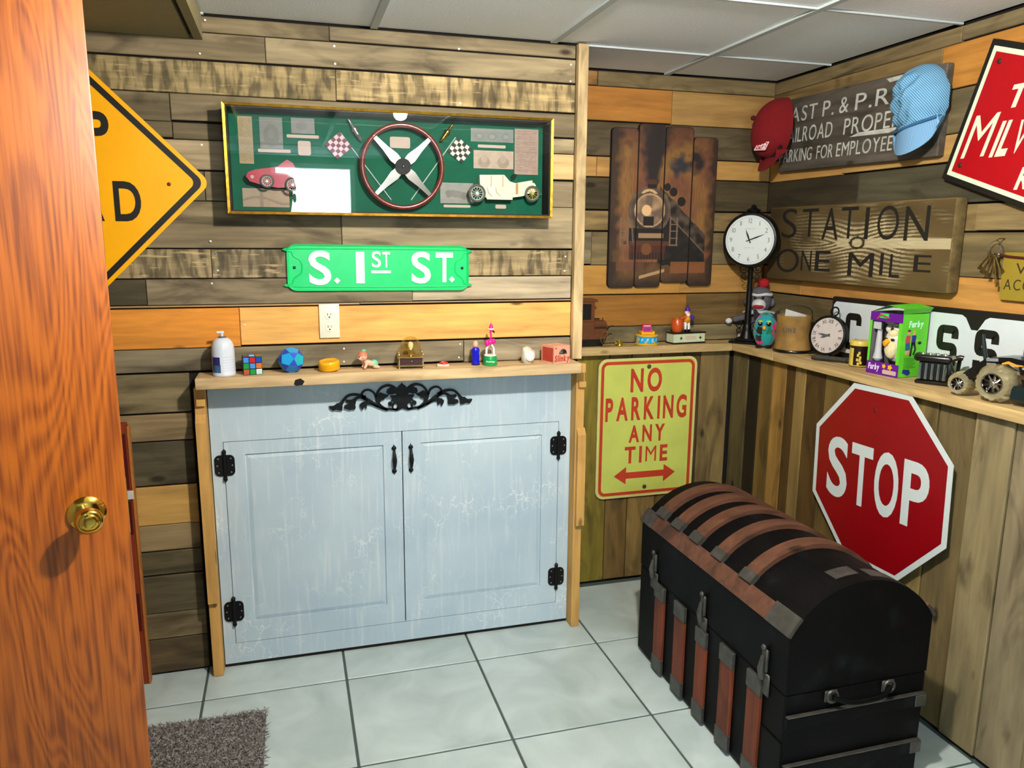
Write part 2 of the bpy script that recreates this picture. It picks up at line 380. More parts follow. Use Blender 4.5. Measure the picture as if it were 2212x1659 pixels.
# ---- right wall, upper boards: local x runs towards the camera
wr = struct(MB().box(-DA-.02, 5.0, .017, .1, 0, H+.02).build('wall_right', BACKING, loc=(WR, 0, 0), rot=(0, 0, R(-90)), smooth=False))
a, k = -DA-.012, 2.6
rows(wr, [
 (H-.002, 2.096, [(a, .60, Wt, '#8a7a58'), (.60, k, Wt, '#8e8060')]),
 (2.096, 1.958, [(a, .535, Wt, '#a08555'), (.535, 1.5, Pn, '#c8893c'), (1.5, k, Pn, '#c99143')]),
 (1.958, 1.823, [(a, .3, Wt, '#6c5f47'), (.3, k, Wt, '#7a6f52')]),
 (1.823, 1.734, [(a, .1, Pn, '#d9a55c'), (.1, k, Pn, '#d9ab66')]),
 (1.734, 1.604, [(a, .20, Wt, '#463f2e'), (.20, k, Wt, '#5a5744')]),
 (1.604, 1.518, [(a, .73, Wt, '#a58a58'), (.73, k, Wt, '#9a8358')]),
 (1.518, 1.380, [(a, .4, Wt, '#857650'), (.4, k, Wt, '#80724f')]),
 (1.380, 1.262, [(a, -.09, Pn, '#c99a54'), (-.09, k, Pn, '#d89d50')]),
 (1.262, 1.12, [(a, k, Wt, '#7a6a45')]), (1.12, ZL, [(a, k, Wt, '#80704c')])], back=.016)
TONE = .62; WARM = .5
# ---- lower walls of upright boards, standing proud under the ledge
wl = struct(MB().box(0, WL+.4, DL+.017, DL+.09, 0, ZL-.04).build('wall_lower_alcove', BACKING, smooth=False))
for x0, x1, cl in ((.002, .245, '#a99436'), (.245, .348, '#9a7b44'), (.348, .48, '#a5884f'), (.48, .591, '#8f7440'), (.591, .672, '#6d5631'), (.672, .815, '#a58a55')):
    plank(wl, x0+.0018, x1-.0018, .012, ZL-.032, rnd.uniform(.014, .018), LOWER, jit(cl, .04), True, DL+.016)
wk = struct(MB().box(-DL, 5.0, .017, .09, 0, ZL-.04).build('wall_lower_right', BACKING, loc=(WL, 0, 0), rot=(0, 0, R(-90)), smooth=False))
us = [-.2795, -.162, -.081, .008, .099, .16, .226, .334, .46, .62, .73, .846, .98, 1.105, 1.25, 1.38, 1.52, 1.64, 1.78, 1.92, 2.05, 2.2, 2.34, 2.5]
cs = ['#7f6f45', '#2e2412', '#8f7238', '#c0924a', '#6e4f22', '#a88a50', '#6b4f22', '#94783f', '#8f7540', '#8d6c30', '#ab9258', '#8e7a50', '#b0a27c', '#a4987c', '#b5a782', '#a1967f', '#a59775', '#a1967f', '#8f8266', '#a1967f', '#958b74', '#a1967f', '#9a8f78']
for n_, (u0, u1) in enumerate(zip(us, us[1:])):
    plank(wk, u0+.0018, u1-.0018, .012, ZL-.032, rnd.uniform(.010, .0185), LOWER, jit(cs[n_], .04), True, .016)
# ---- unseen rest of the room: plain painted walls
PLAIN = mat('cream_wall_paint', '#8f8a80', .9, var=.04)
struct(MB().box(XL-.1, XL, YB, .75, 0, H+.02).build('wall_left', PLAIN, smooth=False))
wx0, wx1, wz0, wz1 = -1.12, -.435, 1.42, 2.095
wre = MB().box(XL-.1, wx0, YB-.12, YB, 0, H+.02).box(wx1, WR+.2, YB-.12, YB, 0, H+.02).box(wx0, wx1, YB-.12, YB, 0, wz0).box(wx0, wx1, YB-.12, YB, wz1, H+.02)
struct(wre.build('wall_rear', PLAIN, smooth=False))
wn = struct(MB().ring([(wx0, wz0), (wx1, wz0), (wx1, wz1), (wx0, wz1)], [(wx0+.035, wz0+.035), (wx1-.035, wz0+.035), (wx1-.035, wz1-.035), (wx0+.035, wz1-.035)], YB-.1, YB+.012).build('window_1', mat('white_window_frame', '#e8ebe8', .4, var=0), smooth=False))
def emis(name, c, s):
    m, N, L, b = nt(name); N.remove(b); e = N.new('ShaderNodeEmission'); e.inputs[0].default_value = (*c, 1); e.inputs[1].default_value = s
    L.new(e.outputs[0], N['Material Output'].inputs[0]); return m
MB().box(wx0+.03, wx1-.03, YB-.075, YB-.07, wz0+.03, wz1-.03).build('window_pane', emis('daylit_pane', WIN_C, WIN_L), wn, smooth=False)
# ---- suspended ceiling
def ceil_mat():
    m = mat('ceiling_panel_fibre', '#f3f9fd', .95, var=.05, scale=160, bump=.6, stretch=(1, .45, 1)); return m
CP = ceil_mat(); TB = mat('ceiling_grid_metal', '#b9c2c4', .5, var=0)
ce = struct(MB().box(XL-.1, WR+.1, YB-.1, DA+.2, H+.02, H+.06).build('ceiling', BACKING, smooth=False))
gx, gy, G = -.1205, .0093, .6096; pme = None
xs = sorted({XL, WR}.union(gx+i*G for i in range(-5, 4) if XL < gx+i*G < WR)); ys = sorted({YB, DA}.union(gy+j*G for j in range(-9, 2) if YB < gy+j*G < DA))
for x0, x1 in zip(xs, xs[1:]):
    for y0, y1 in zip(ys, ys[1:]):
        if y0 >= gy-.001 and x0 < -.001: x0_ = 0.0
        else: x0_ = x0
        if x1-x0_ < .01: continue
        full = abs(x1-x0_-G) < 1e-3 and abs(y1-y0-G) < 1e-3; w, h = (x1-x0_)/2-.002, (y1-y0)/2-.002; c_ = ((x0_+x1)/2, (y0+y1)/2, H+.006)
        if full and pme: link('ceiling_panel', pme, ce, c_); continue
        o = MB().box(-w, w, -h, h, 0, .013).build('ceiling_panel', CP, ce, c_, smooth=False)
        if full: pme = o.data
for x in xs[1:-1]: MB().box(-.012, .012, YB, DA if x > -.0 else (DA if x > 0 else 0.0), -.002, .006, .0008).build('ceiling_grid_bar', TB, ce, (x, 0, H), smooth=False)
for y in ys[1:-1]: MB().box(XL if y < 0 else 0, WR, -.006, .006, -.0015, .005, .0008).build('ceiling_grid_bar', TB, ce, (0, y, H), smooth=False)
MB().box(XL, -1.24, -.013, 0, -.002, .004).build('ceiling_edge_strip', TB, ce, (0, -.002, H), smooth=False)
# boxed soffit above the corner with the door
SF = mat('soffit_paint', '#8d8562', .85, var=.05)
so = struct(MB().box(XL, -1.285, -2.6, -.001, 2.078, H).box(-1.272, -1.247, -2.6, -.001, 2.076, H).build('soffit', SF, smooth=False))
MB().box(-1.285, -1.272, -2.6, -.001, 2.09, H-.002).build('soffit_gap_strip', mat('soffit_gap', '#1c1a10', .9, var=0), so, smooth=False)
# ---- ledge along alcove and right wall
LG = wood('ledge_board', streak=.4, stain=.4, staincol='#5f4a2c', base='#c6a873')
lt = thing('wall_ledge', 'long pale wooden ledge with mitred corner running along alcove and right wall', 'shelf', (0, 0, 0))
MB().prism([(.003, .240), (.795, .240), (.795, DA-.002), (.003, DA-.002)], 0, .032).xf(Matrix(((1, 0, 0, 0), (0, 0, 1, 0), (0, 1, 0, 0), (0, 0, 0, 1)))).build('ledge_board', LG, lt, (0, 0, ZL-.032), smooth=False)
lw = WR-.797
MB().box(-(DA-.004), .05, -lw/2, lw/2, 0, .032, .0015).build('ledge_board', LG, lt, (.797+lw/2, 0, ZL-.032), rot=(0, 0, R(-90)), smooth=False)
MB().box(.052, 2.6, -lw/2, lw/2, 0, .032, .0015).build('ledge_board', LG, lt, (.797+lw/2, 0, ZL-.032), rot=(0, 0, R(-90)), smooth=False)

# ================================================================== LOW CABINET UNDER THE SHELF
def crackle():
    m, N, L, b = nt('crackled_blue_paint'); tc = N.new('ShaderNodeTexCoord')
    def nz(sc, s, det=5):
        mp = N.new('ShaderNodeMapping'); mp.inputs['Scale'].default_value = sc; L.new(tc.outputs['Object'], mp.inputs[0])
        t = N.new('ShaderNodeTexNoise'); t.inputs['Scale'].default_value = s; t.inputs['Detail'].default_value = det; L.new(mp.outputs[0], t.inputs['Vector']); return t
    def rng(s, a, bb, c, d):
        t = N.new('ShaderNodeMapRange'); t.inputs[1].default_value = a; t.inputs[2].default_value = bb; t.inputs[3].default_value = c; t.inputs[4].default_value = d; L.new(s, t.inputs[0]); return t.outputs[0]
    def mix(a, c, f):
        t = N.new('ShaderNodeMix'); t.data_type = 'RGBA'; L.new(f, t.inputs[0])
        if isinstance(a, tuple): t.inputs[6].default_value = a
        else: L.new(a, t.inputs[6])
        t.inputs[7].default_value = c; return t.outputs[2]
    n1 = nz((1, 1, 1), 3.5); n2 = nz((60, 20, 4.5), 1.0); n3 = nz((1, 1, 1), 5)
    mp = N.new('ShaderNodeMapping'); mp.inputs['Scale'].default_value = (26, 26, 12); ad = N.new('ShaderNodeMix'); ad.data_type = 'RGBA'; ad.inputs[0].default_value = .06
    L.new(tc.outputs['Object'], ad.inputs[6]); nw = nz((1, 1, 1), 30); L.new(nw.outputs['Color'], ad.inputs[7]); L.new(ad.outputs[2], mp.inputs[0])
    v = N.new('ShaderNodeTexVoronoi'); v.feature = 'DISTANCE_TO_EDGE'; v.inputs['Scale'].default_value = 1; L.new(mp.outputs[0], v.inputs['Vector'])
    ck = rng(v.outputs['Distance'], .012, .035, 1, 0); pm = rng(n3.outputs['Fac'], .5, .66, 0, .7)
    mu = N.new('ShaderNodeMath'); mu.operation = 'MULTIPLY'; L.new(ck, mu.inputs[0]); L.new(pm, mu.inputs[1])
    c = mix(hexc('#adc1cf'), hexc('#bdced8'), rng(n1.outputs['Fac'], .35, .65, 0, 1)); c = mix(c, hexc('#d8e1e3'), rng(n2.outputs['Fac'], .54, .76, 0, .6))
    c = mix(c, hexc('#e9eff0'), mu.outputs[0]); L.new(c, b.inputs['Base Color']); b.inputs['Roughness'].default_value = .5; return m
CRK = crackle(); BLKI = mat('black_iron', '#0d0f11', .45, .4, var=.1); POST = wood('post_pine', streak=.3, stain=.3, staincol='#6b4a22', base='#cb9c57', grain=14)
cb = thing('wall_cabinet', 'low pale blue crackle-painted cabinet with two doors and black iron hinges', 'cabinet', (-.67, 0, 0))
cb_x = lambda x: x+.67
fx0, fx1, fz0, fz1 = cb_x(-1.302), cb_x(-.032), .012, 1.012
dx0, dxm, dx1, dz0, dz1 = cb_x(-1.262), cb_x(-.667), cb_x(-.079), .088, .814
rec = lambda x0, x1, z0, z1: [(x0, z0), (x1, z0), (x1, z1), (x0, z1)]
MB().ring(rec(fx0, fx1, fz0, fz1), rec(dx0-.002, dx1+.002, dz0-.002, dz1+.002), -.004, .0155).build('face_frame', CRK, cb, smooth=False)
MB().box(dx0-.002, dx1+.002, .012, .0155, dz0-.002, dz1+.002).build('dark_inside', BACKING, cb, smooth=False)
MB().box(fx0, fx1, -.002, .0155, .0005, .0115).build('toe_gap', BACKING, cb, smooth=False)
def spear(mb, x, z, s, y0, y1):
    pts = [(0, 0), (.5, .25), (.55, .55), (.25, .8), (.12, 1.0), (0, 1.3)]
    mb.prism([(x+a*.012, z+s*b*.018) for a, b in pts]+[(x-a*.012, z+s*b*.018) for a, b in pts[::-1][1:-1]], y0, y1)
for side, (x0, x1) in enumerate(((dx0, dxm-.0018), (dxm+.0018, dx1))):
    d = MB().ring(rec(x0, x1, dz0, dz1), rec(x0+.065, x1-.065, dz0+.075, dz1-.045), -.0045, .010).build('cabinet_door', CRK, cb, smooth=False)
    ix0, ix1, iz0, iz1 = x0+.069, x1-.069, dz0+.079, dz1-.049
    MB().ring(rec(ix0, ix1, iz0, iz1), rec(ix0+.012, ix1-.012, iz0+.012, iz1-.012), .0015, .009, -.0018).ring(rec(ix0-.004, ix1+.004, iz0-.004, iz1+.004), rec(ix0, ix1, iz0, iz1), .003, .009).box(ix0+.012, ix1-.012, -.0016, .009, iz0+.012, iz1-.012).build('door_panel', CRK, d, smooth=False)
    hx = x0 if side == 0 else x1
    for hz in ((.735, .209) if side == 0 else (.723, .196)):
        b = MB(); b.prism(rrect(hx-.032, hx+.032, hz-.036, hz+.036, .016, 5), -.009, -.0046); b.cyl((hx, -.010, hz-.044), (hx, -.010, hz+.044), .0062, n=10)
        for sg in (1, -1): b.tube([(hx, -.010, hz+sg*.044), (hx, -.010, hz+sg*.05), (hx, -.010, hz+sg*.058)], [.0068, .0075, .001], 10)
        h_ = b.build('hinge', BLKI, d)
        b = MB()
        for ex in (-.02, .02):
            for ez in (-.024, 0, .024): b.sph((hx+ex+(-.004 if ex < 0 else .004)*(ez == 0), -.0092, hz+ez), (.0028, .0016, .0028), 8, 6)
        b.build('screw', mat('dull_screw', '#8d9294', .35, .8, var=0), d, smooth=True)['kind'] = 'stuff'
    px = x1-.028 if side == 0 else x0+.028; hz = .714; b = MB()
    for sg in (1, -1):
        spear(b, px, hz+sg*.034, sg, -.009, -.0046); b.sph((px, -.009, hz+sg*.042), (.0085, .004, .0085), 12, 8)
    b.tube(cr([(px, -.008, hz-.04), (px, -.022, hz-.028), (px, -.026, hz), (px, -.022, hz+.028), (px, -.008, hz+.04)], 4), lerp([.004, .0045, .0085, .0045, .004], 17), 10)
    b.build('handle', BLKI, d)
# carved black scroll on the face frame
oc = MB(); oy0, oy1 = -.013, -.0042
def O(p, q=1): return (cb_x(-.664)+q*(p[0]-1100)/6.506/629*1.012, .901+(480-p[1]-q*(p[0]-1100)*-.0)/6.506/629)
for q in (1, -1):
    def rb(pts, ws, k=5):
        c = cr([O(p, q) for p in pts], k); oc.ribbon(c, [w/6.506/629 for w in lerp(ws, len(c))], oy0, oy1)
    def lf(pts): oc.prism([O(p, q) for p in pts], oy0-.002, oy1)
    rb([(1190, 195), (1240, 158), (1310, 142), (1390, 172), (1440, 230), (1462, 300), (1448, 370), (1405, 435), (1340, 480), (1270, 488), (1200, 500)], [40, 38, 36, 34, 34, 40, 44, 40, 34, 30, 26])
    rb([(1470, 300), (1500, 235), (1560, 196), (1620, 200), (1660, 240), (1652, 282), (1612, 300)], [34, 30, 28, 28, 30, 36, 44])
    rb([(1310, 498), (1430, 450), (1500, 395), (1590, 330), (1680, 272), (1780, 250), (1860, 270), (1915, 325), (1950, 375), (2000, 405), (2060, 425), (2115, 405)], [34, 36, 40, 40, 40, 34, 34, 36, 50, 66, 50, 6])
    rb([(1590, 350), (1690, 298), (1750, 315), (1785, 350), (1840, 350), (1885, 330)], [24, 26, 40, 60, 50, 26]); rb([(1440, 448), (1530, 402), (1600, 385), (1660, 400)], [26, 30, 46, 60])
    lf([(1745, 350), (1800, 352), (1850, 385), (1905, 400), (1915, 440), (1880, 452), (1840, 470), (1800, 462), (1765, 466), (1752, 430), (1760, 400)])
    lf([(1590, 375), (1660, 368), (1700, 400), (1690, 440), (1662, 486), (1650, 450), (1630, 440), (1605, 468), (1600, 420)])
    lf([(1290, 282), (1345, 268), (1400, 238), (1440, 262), (1460, 330), (1440, 395), (1410, 375), (1395, 350), (1360, 345), (1345, 320), (1320, 312)])
    lf([(1100, 112), (1118, 135), (1150, 160), (1168, 182), (1210, 188), (1260, 176), (1310, 200), (1322, 240), (1300, 272), (1245, 275), (1200, 258), (1165, 290), (1275, 292), (1240, 345), (1262, 370), (1200, 388), (1150, 420), (1140, 482), (1100, 482)])
    rb([(1200, 392), (1160, 425), (1170, 478), (1200, 500), (1235, 480), (1232, 430), (1205, 395)], [24]*7); oc.prism([O(p, q) for p in circ(1270, 412, 32, 32, 14)], oy0, oy1)
    rb([(1100, 470), (1150, 490), (1200, 505)], [30, 34, 30]); lf([(1960, 370), (2012, 365), (2020, 400), (2075, 400), (2115, 400), (2105, 432), (2065, 466), (2020, 450), (1990, 466), (1940, 470), (1930, 410)])
o = oc.build('scroll_ornament', BLKI, cb, smooth=False); o['label'] = 'black carved scroll ornament of leaves and arches'
for sx, xc, zb in (('l', cb_x(-1.321), .275), ('r', cb_x(-.0145), .42)):
    w = .0165
    p = MB().box(-.505, .505, -.028, .0275, -w, w, .0012).build('side_post', POST, cb, (xc, -.0285, .506), rot=(0, R(-90), 0), smooth=False)
    ztop = .925 if sx == 'l' else .80; zc = (zb+ztop)/2; hl = (ztop-zb)/2
    MB().prism([(-hl, -.058), (-hl+.002, -.075), (hl-.025, -.075), (hl, -.0575), (hl, -.058)][:4]+[(hl, -.0575)], -w*.96, w*.96).xf(Matrix(((1, 0, 0, 0), (0, 0, 1, 0), (0, 1, 0, 0), (0, 0, 0, 1)))).build('post_block', POST, cb, (xc+(.004 if sx == 'r' else 0), -.0005, zc), rot=(0, R(-90), 0), smooth=False)
    MB().box(-.011, .011, -.07, -.0575, -.014, .014, .001).build('post_block', POST, cb, (xc+.004, 0, .965), rot=(0, R(-90), 0), smooth=False)
# ---- shelf plank over the cabinet
SHW = wood('shelf_board', streak=.4, stain=.55, staincol='#6a5334', base='#d2b386', grain=16)
sh = thing('wall_shelf', 'rough pine wall shelf above the pale blue cabinet, carrying small toys', 'shelf', (-.676, 0, ZS))
MB().box(-.648, .640, -.122, -.0005, -.036, 0, .003, 2).build('shelf_board', SHW, sh)
MB().box(.6405, .655, -.122, -.1, -.034, -.002, .001).build('shelf_end_block', POST, sh, smooth=False)
def chips(mb, pts, r): mb.prism(pts, r[0], r[1])
MB().prism([(-.345, -.036), (-.325, -.034), (-.318, -.022), (-.33, -.012), (-.347, -.016), (-.352, -.03)], -.1226, -.12).build('dark_knot', mat('knot_hole', '#16100a', .9), sh, smooth=False)

# ================================================================== GLAZED DISPLAY CASE
cd_ = .10
TLc, TRc, BRc, BLc = [hit(*q, 1, -cd_) for q in ((477, 217), (1198, 257), (1192, 471), (493, 462))]
cx0, cx1 = (TLc.x+BLc.x)/2, (TRc.x+BRc.x)/2; cz0, cz1 = (BLc.z+BRc.z)/2, (TLc.z+TRc.z)/2
ox, oz = (cx0+cx1)/2, cz0
dc_ = thing('display_case', 'gilt framed glass display case with motoring models on green felt, above the green street sign', 'display case', (ox, 0, oz))
w2, hh = (cx1-cx0)/2, cz1-cz0
GOLD = mat('gilt_moulding', '#b8892c', .28, .9, var=.35, scale=60, bump=.4); GREEN = mat('green_felt', '#05573f', .95, var=.15, scale=14); INB = mat('case_inside', '#1d1a16', .7)
fw_ = .0078
MB().ring(rec(-w2, w2, 0, hh), rec(-w2+fw_, w2-fw_, fw_, hh-fw_), -cd_, -cd_+.009, -cd_+.003).build('gilt_frame', GOLD, dc_, smooth=False)
MB().ring(rec(-w2+.004, w2-.004, .004, hh-.004), rec(-w2+.012, w2-.012, .012, hh-.012), -cd_+.0095, -.003).build('case_box', INB, dc_, smooth=False)
MB().box(-w2+.0125, w2-.0125, -.02, -.004, .0125, hh-.0125).build('felt_back', GREEN, dc_, smooth=False)
gm, N, L, b = nt('case_glass'); b.inputs['Transmission Weight'].default_value = 1; b.inputs['Roughness'].default_value = 0; b.inputs['IOR'].default_value = 1.5
b.inputs['Base Color'].default_value = (1, 1, 1, 1)
tr = N.new('ShaderNodeBsdfTransparent'); gl = N.new('ShaderNodeBsdfGlossy'); gl.inputs['Roughness'].default_value = 0; fr = N.new('ShaderNodeFresnel'); fr.inputs[0].default_value = 1.6; ms = N.new('ShaderNodeMixShader')
N.remove(b); L.new(fr.outputs[0], ms.inputs[0]); L.new(tr.outputs[0], ms.inputs[1]); L.new(gl.outputs[0], ms.inputs[2]); L.new(ms.outputs[0], N['Material Output'].inputs[0])
me = bpy.data.meshes.new('glass'); me.from_pydata([(-w2+fw_-.002, -cd_+.006, fw_-.002), (w2-fw_+.002, -cd_+.006, fw_-.002), (w2-fw_+.002, -cd_+.006, hh-fw_+.002), (-w2+fw_-.002, -cd_+.006, hh-fw_+.002)], [], [(0, 1, 2, 3)]); me.materials.append(gm)
link('glass', me, dc_)
def cp(px, py, y=-.022): p = hit(px, py, 1, y); return (p.x-ox, p.z-oz)
PAPER = mat('old_card', '#c9b69a', .8, var=.1, scale=25); PAPERP = mat('pale_card', '#bba99c', .8, var=.04)
INK = hexc('#4a4438'); CARDC = hexc('#b6a88e')
def cardfn(kind, x0, x1, z0, z1, base):
    rr = random.Random(kind*7+3); base = [c*.62 for c in hexc(base)]
    def f(x, z):
        u, v = (x-x0)/(x1-x0), (z-z0)/(z1-z0); n = mnoise.noise((x*60, z*60, kind*3.1)); c = [base[i]*(1+.12*n) for i in range(3)]; d = 0
        if kind in (1, 6):                       # lines of small type
            if .07 < u < .93 and .05 < v < .95 and (v*34) % 1 < .45 and mnoise.noise((x*300, math.floor(v*34)*3.3, 1)) > -.15: d = .42
        elif kind == 2:                          # a car seen from the front
            if (u-.5)**2/.12+(v-.42)**2/.13 < 1: d = .45+.25*n
            if (u-.5)**2/.02+(v-.47)**2/.02 < 1: d = .2
            if abs(v-.16) < .05: d = .5
        elif kind == 3:
            if (u-.45)**2/.06+(v-.5)**2/.08 < 1: d = .3
        elif kind == 4:
            if abs(v-(.35+.18*math.sin(u*5))) < .07 or (.35 < u < .43): d = .4
            d += .1*(n > .2)
        elif kind == 5:                          # row of cars
            for c0 in (.2, .5, .82):
                if (u-c0)**2/.011+(v-.42)**2/.07 < 1: d = .25-.5*((u-c0)**2/.004+(v-.42)**2/.03 < 1)
            d += .22
        elif kind == 7:
            for c0 in (.26, .74):
                if (u-c0)**2/.022+(v-.35)**2/.1 < 1: d = .4+.2*n
                if (u-c0)**2/.006+(v-.55)**2/.05 < 1: d = .15
        elif kind == 8:                          # racing car
            if (u-.5)**2/.13+(v-.45+.2*(u-.5))**2/.03 < 1: d = .45+.2*n
            for c0, c1 in ((.25, .45), (.72, .36)):
                if (u-c0)**2/.007+(v-c1)**2/.035 < 1: d = .6
            if v < .2: d += .1
        return tuple(c[i]*(1-d)+INK[i]*d for i in range(3))
    return f
def card(kind, a, b_, base, nx=40, nz=30):
    (x0, z1), (x1, z0) = cp(*a), cp(*b_); print_plate('picture_card', dc_, x0, x1, z0, z1, -.0218, cardfn(kind, x0, x1, z0, z1, base), nx, nz)
card(1, (512, 250), (549, 354), '#bfa878', 26, 70); card(2, (559, 252), (612, 322), '#8b9088'); card(3, (628, 254), (680, 290), '#8d8f8c'); card(4, (523, 406), (626, 448), '#bfa88c')
card(5, (1017, 276), (1109, 309), '#98a39c'); card(7, (1023, 324), (1109, 366), '#d5bda6'); card(6, (1112, 278), (1162, 378), '#c4a594', 26, 60); card(8, (951, 394), (1022, 440), '#a3a39a')
for a, b_ in (((619, 290), (689, 300)), ((643, 304), (672, 336)), ((557, 321), (628, 331)), ((1032, 312), (1092, 321)), ((958, 442), (1016, 449)), ((1070, 442), (1093, 451)), ((842, 295), (886, 321))):
    (x0, z1), (x1, z0) = cp(*a), cp(*b_); r = min(.006, (z1-z0)*.3); MB().prism(rrect(x0, x1, z0, z1, r, 3), -.0232, -.0203).build('blank_label', PAPERP, dc_, smooth=False)
# steering wheel
RIM = mat('dark_red_rim', '#6e2a20', .22, 0, coat=.6); CHR = mat('polished_metal', '#d9d6cf', .12, 1, var=0); BRS = mat('brass', '#c79a3a', .22, 1, var=.1); HUB = mat('black_hub', '#15171a', .7)
wx, wz = cp(870, 360, -.05); sw = link('steering_wheel', None, dc_, (wx, -.05, wz)); rr_ = .131
MB().tube([(rr_*math.cos(2*math.pi*i/48), 0, rr_*math.sin(2*math.pi*i/48)) for i in range(48)], .0085, 10, True).build('wheel_rim', RIM, sw)
for ang in (45, 135, 225, 315):
    c, s = math.cos(R(ang)), math.sin(R(ang)); b = MB()
    pts = [(.018, .013), (.04, .016), (.08, .0095), (.128, .006)]
    b.prism([(r*c-w*s, r*s+w*c) for r, w in pts]+[(r*c+w*s, r*s-w*c) for r, w in pts[::-1]], -.006, .0); b.build('wheel_spoke', CHR, sw, smooth=False)
    b = MB(); b.tube([(rr_*c, 0, rr_*s), ((rr_+.0005)*c, 0, (rr_+.0005)*s)], .0098, 10).build('rim_clip', CHR, sw)
b = MB(); b.prism(circ(0, 0, .026), -.012, .012); b.build('wheel_hub', HUB, sw, smooth=False)
b = MB()
for i in range(6): b.sph((.018*math.cos(i*1.047), -.0125, .018*math.sin(i*1.047)), .0022, 8, 6)
b.sph((0, -.013, 0), .005, 10, 8); b.cyl((0, .012, 0), (0, .029, 0), .02); b.build('hub_bolts', CHR, sw)
def plug(pa, pb, body):
    (xa, za), (xb, zb) = cp(*pa), cp(*pb); A = Vector((xa, -.03, za)); B = Vector((xb, -.03, zb)); r = lambda t: A+(B-A)*t
    MB().tube([r(0), r(.06), r(.1), r(.3), r(.42), r(.44), r(.52), r(.53), r(.7), r(.72), r(.9), r(1)], [.0026, .004, .0036, .006, .008, .0115, .0115, .008, .009, .0075, .0065, .002], 12).build('spark_plug', body, dc_)
plug((751, 257), (781, 306), mat('grey_plug', '#a9a7a8', .25, .8, var=.2)); plug((978, 268), (950, 307), BRS)
def flag(px, py, tilt, cols, pole):
    x, z = cp(px, py); f = link('checkered_flag', None, dc_, (x, -.026, z)); s = .0125; n = 5
    for k, cl in enumerate(cols):
        b = MB()
        for i in range(n):
            for j in range(n):
                if (i+j) % 2 == k:
                    u, v = (i-n/2)*s, (j-n/2)*s*.95; q = [(u, v), (u+s, v), (u+s, v+s*.95), (u, v+s*.95)]; wv = lambda a, c_: .0016*math.sin(a*140+c_*60)
                    cc, ss = math.cos(R(tilt)), math.sin(R(tilt)); P = [(a*cc-c_*ss, wv(a, c_), a*ss+c_*cc) for a, c_ in q]
                    b.geo(P+[(a, y+.001, c_) for a, y, c_ in P], [(0, 1, 2, 3), (7, 6, 5, 4), (0, 4, 5, 1), (1, 5, 6, 2), (2, 6, 7, 3), (3, 7, 4, 0)])
        b.build('flag_cloth', cl, f, smooth=False)
    (xa, za), (xb, zb) = cp(*pole[0]), cp(*pole[1]); MB().cyl((xa-x, 0.003, za-z), (xb-x, .003, zb-z), .0018, n=8).build('flag_pole', mat('pale_pole', '#b9c0ba', .5, var=0), f)
flag(731, 315, 40, (mat('mauve_check', '#6d3f50', .7), mat('pink_check', '#d8b9bd', .7)), ((736, 288), (845, 432)))
flag(993, 325, -38, (mat('black_check', '#2a2a22', .7), mat('white_check', '#dcdccb', .7)), ((984, 297), (888, 432)))
# model cars on the felt
CREAM = mat('cream_car_paint', '#e6dfc2', .3, coat=.3); TYRE = mat('grey_tyre', '#54564f', .6); REDP = mat('red_car_paint', '#a8182c', .25, coat=.5)
def car_wheel(parent, x, z, r, y, rimm):
    w = MB().tube([(x+r*.86*math.cos(2*math.pi*i/28), y, z+r*.86*math.sin(2*math.pi*i/28)) for i in range(28)], r*.16, 8, True).build('car_wheel', TYRE, parent)
    b = MB()
    for i in range(12):
        a = i*math.pi/6; b.cyl((x, y, z), (x+r*.75*math.cos(a), y, z+r*.75*math.sin(a)), r*.035, n=5)
    b.cyl((x, y-.004, z), (x, y+.004, z), r*.17, n=12); b.tube([(x+r*.72*math.cos(2*math.pi*i/28), y, z+r*.72*math.sin(2*math.pi*i/28)) for i in range(28)], r*.06, 6, True)
    b.build('wheel_spokes', rimm, w)
q = lambda px, py: cp(px, py, -.045)
body = [(1035, 378), (1088, 378), (1100, 392), (1112, 396), (1135, 392), (1148, 390), (1156, 400), (1155, 416), (1140, 418), (1128, 424), (1105, 427), (1050, 428), (1043, 420), (1036, 402)]
c1 = MB().prism([q(*p) for p in body], -.052, -.024).build('model_car', CREAM, dc_, smooth=False); c1['label'] = 'cream vintage touring car model with spoked wheels'
b = MB(); x0, z0 = q(1050, 431); x1, z1 = q(1105, 427); b.box(x0, x1, -.058, -.05, z0, z1)
for px in (1052, 1070): b.tube([(*q(px, 404),)[:1]+(-.054,)+(q(px, 404)[1],), (q(px+2, 415)[0], -.056, q(px+2, 415)[1]), (q(px+10, 424)[0], -.054, q(px+10, 424)[1])], .0022, 6)
b.build('running_board', mat('pale_trim', '#d8d3b8', .35), c1); x, z = q(1111, 380); b = MB(); b.tube([(q(1106, 394)[0], -.038, q(1106, 394)[1]), (x, -.04, z)], .0018, 6)
b.tube([(x+.008*math.cos(t*.52), -.04+.008*math.sin(t*.52), z+.006*math.sin(t*.52+.6)) for t in range(12)], .0018, 6, True).build('car_steering_wheel', HUB, c1)
b = MB(); b.sph((*(q(1150, 394)[0],), -.05, q(1150, 394)[1]), .004, 10, 8); b.sph((q(1169, 420)[0], -.045, q(1169, 420)[1]), .003, 8, 6); b.build('lamp', CHR, c1)
b = MB()
for px in (1060, 1085): b.box(q(px, 390)[0]-.0012, q(px, 390)[0]+.0012, -.0525, -.05, q(px, 404)[1], q(px, 379)[1])
b.box(q(1113, 400)[0], q(1118, 400)[0], -.0525, -.05, q(1113, 420)[1], q(1113, 396)[1]).build('body_trim', mat('tan_trim', '#b9814a', .4), c1, smooth=False)
SPK = mat('pale_spokes', '#cfd0c4', .35, .3, var=0); SPK2 = mat('yellow_spokes', '#b3a25c', .4, .3, var=0)
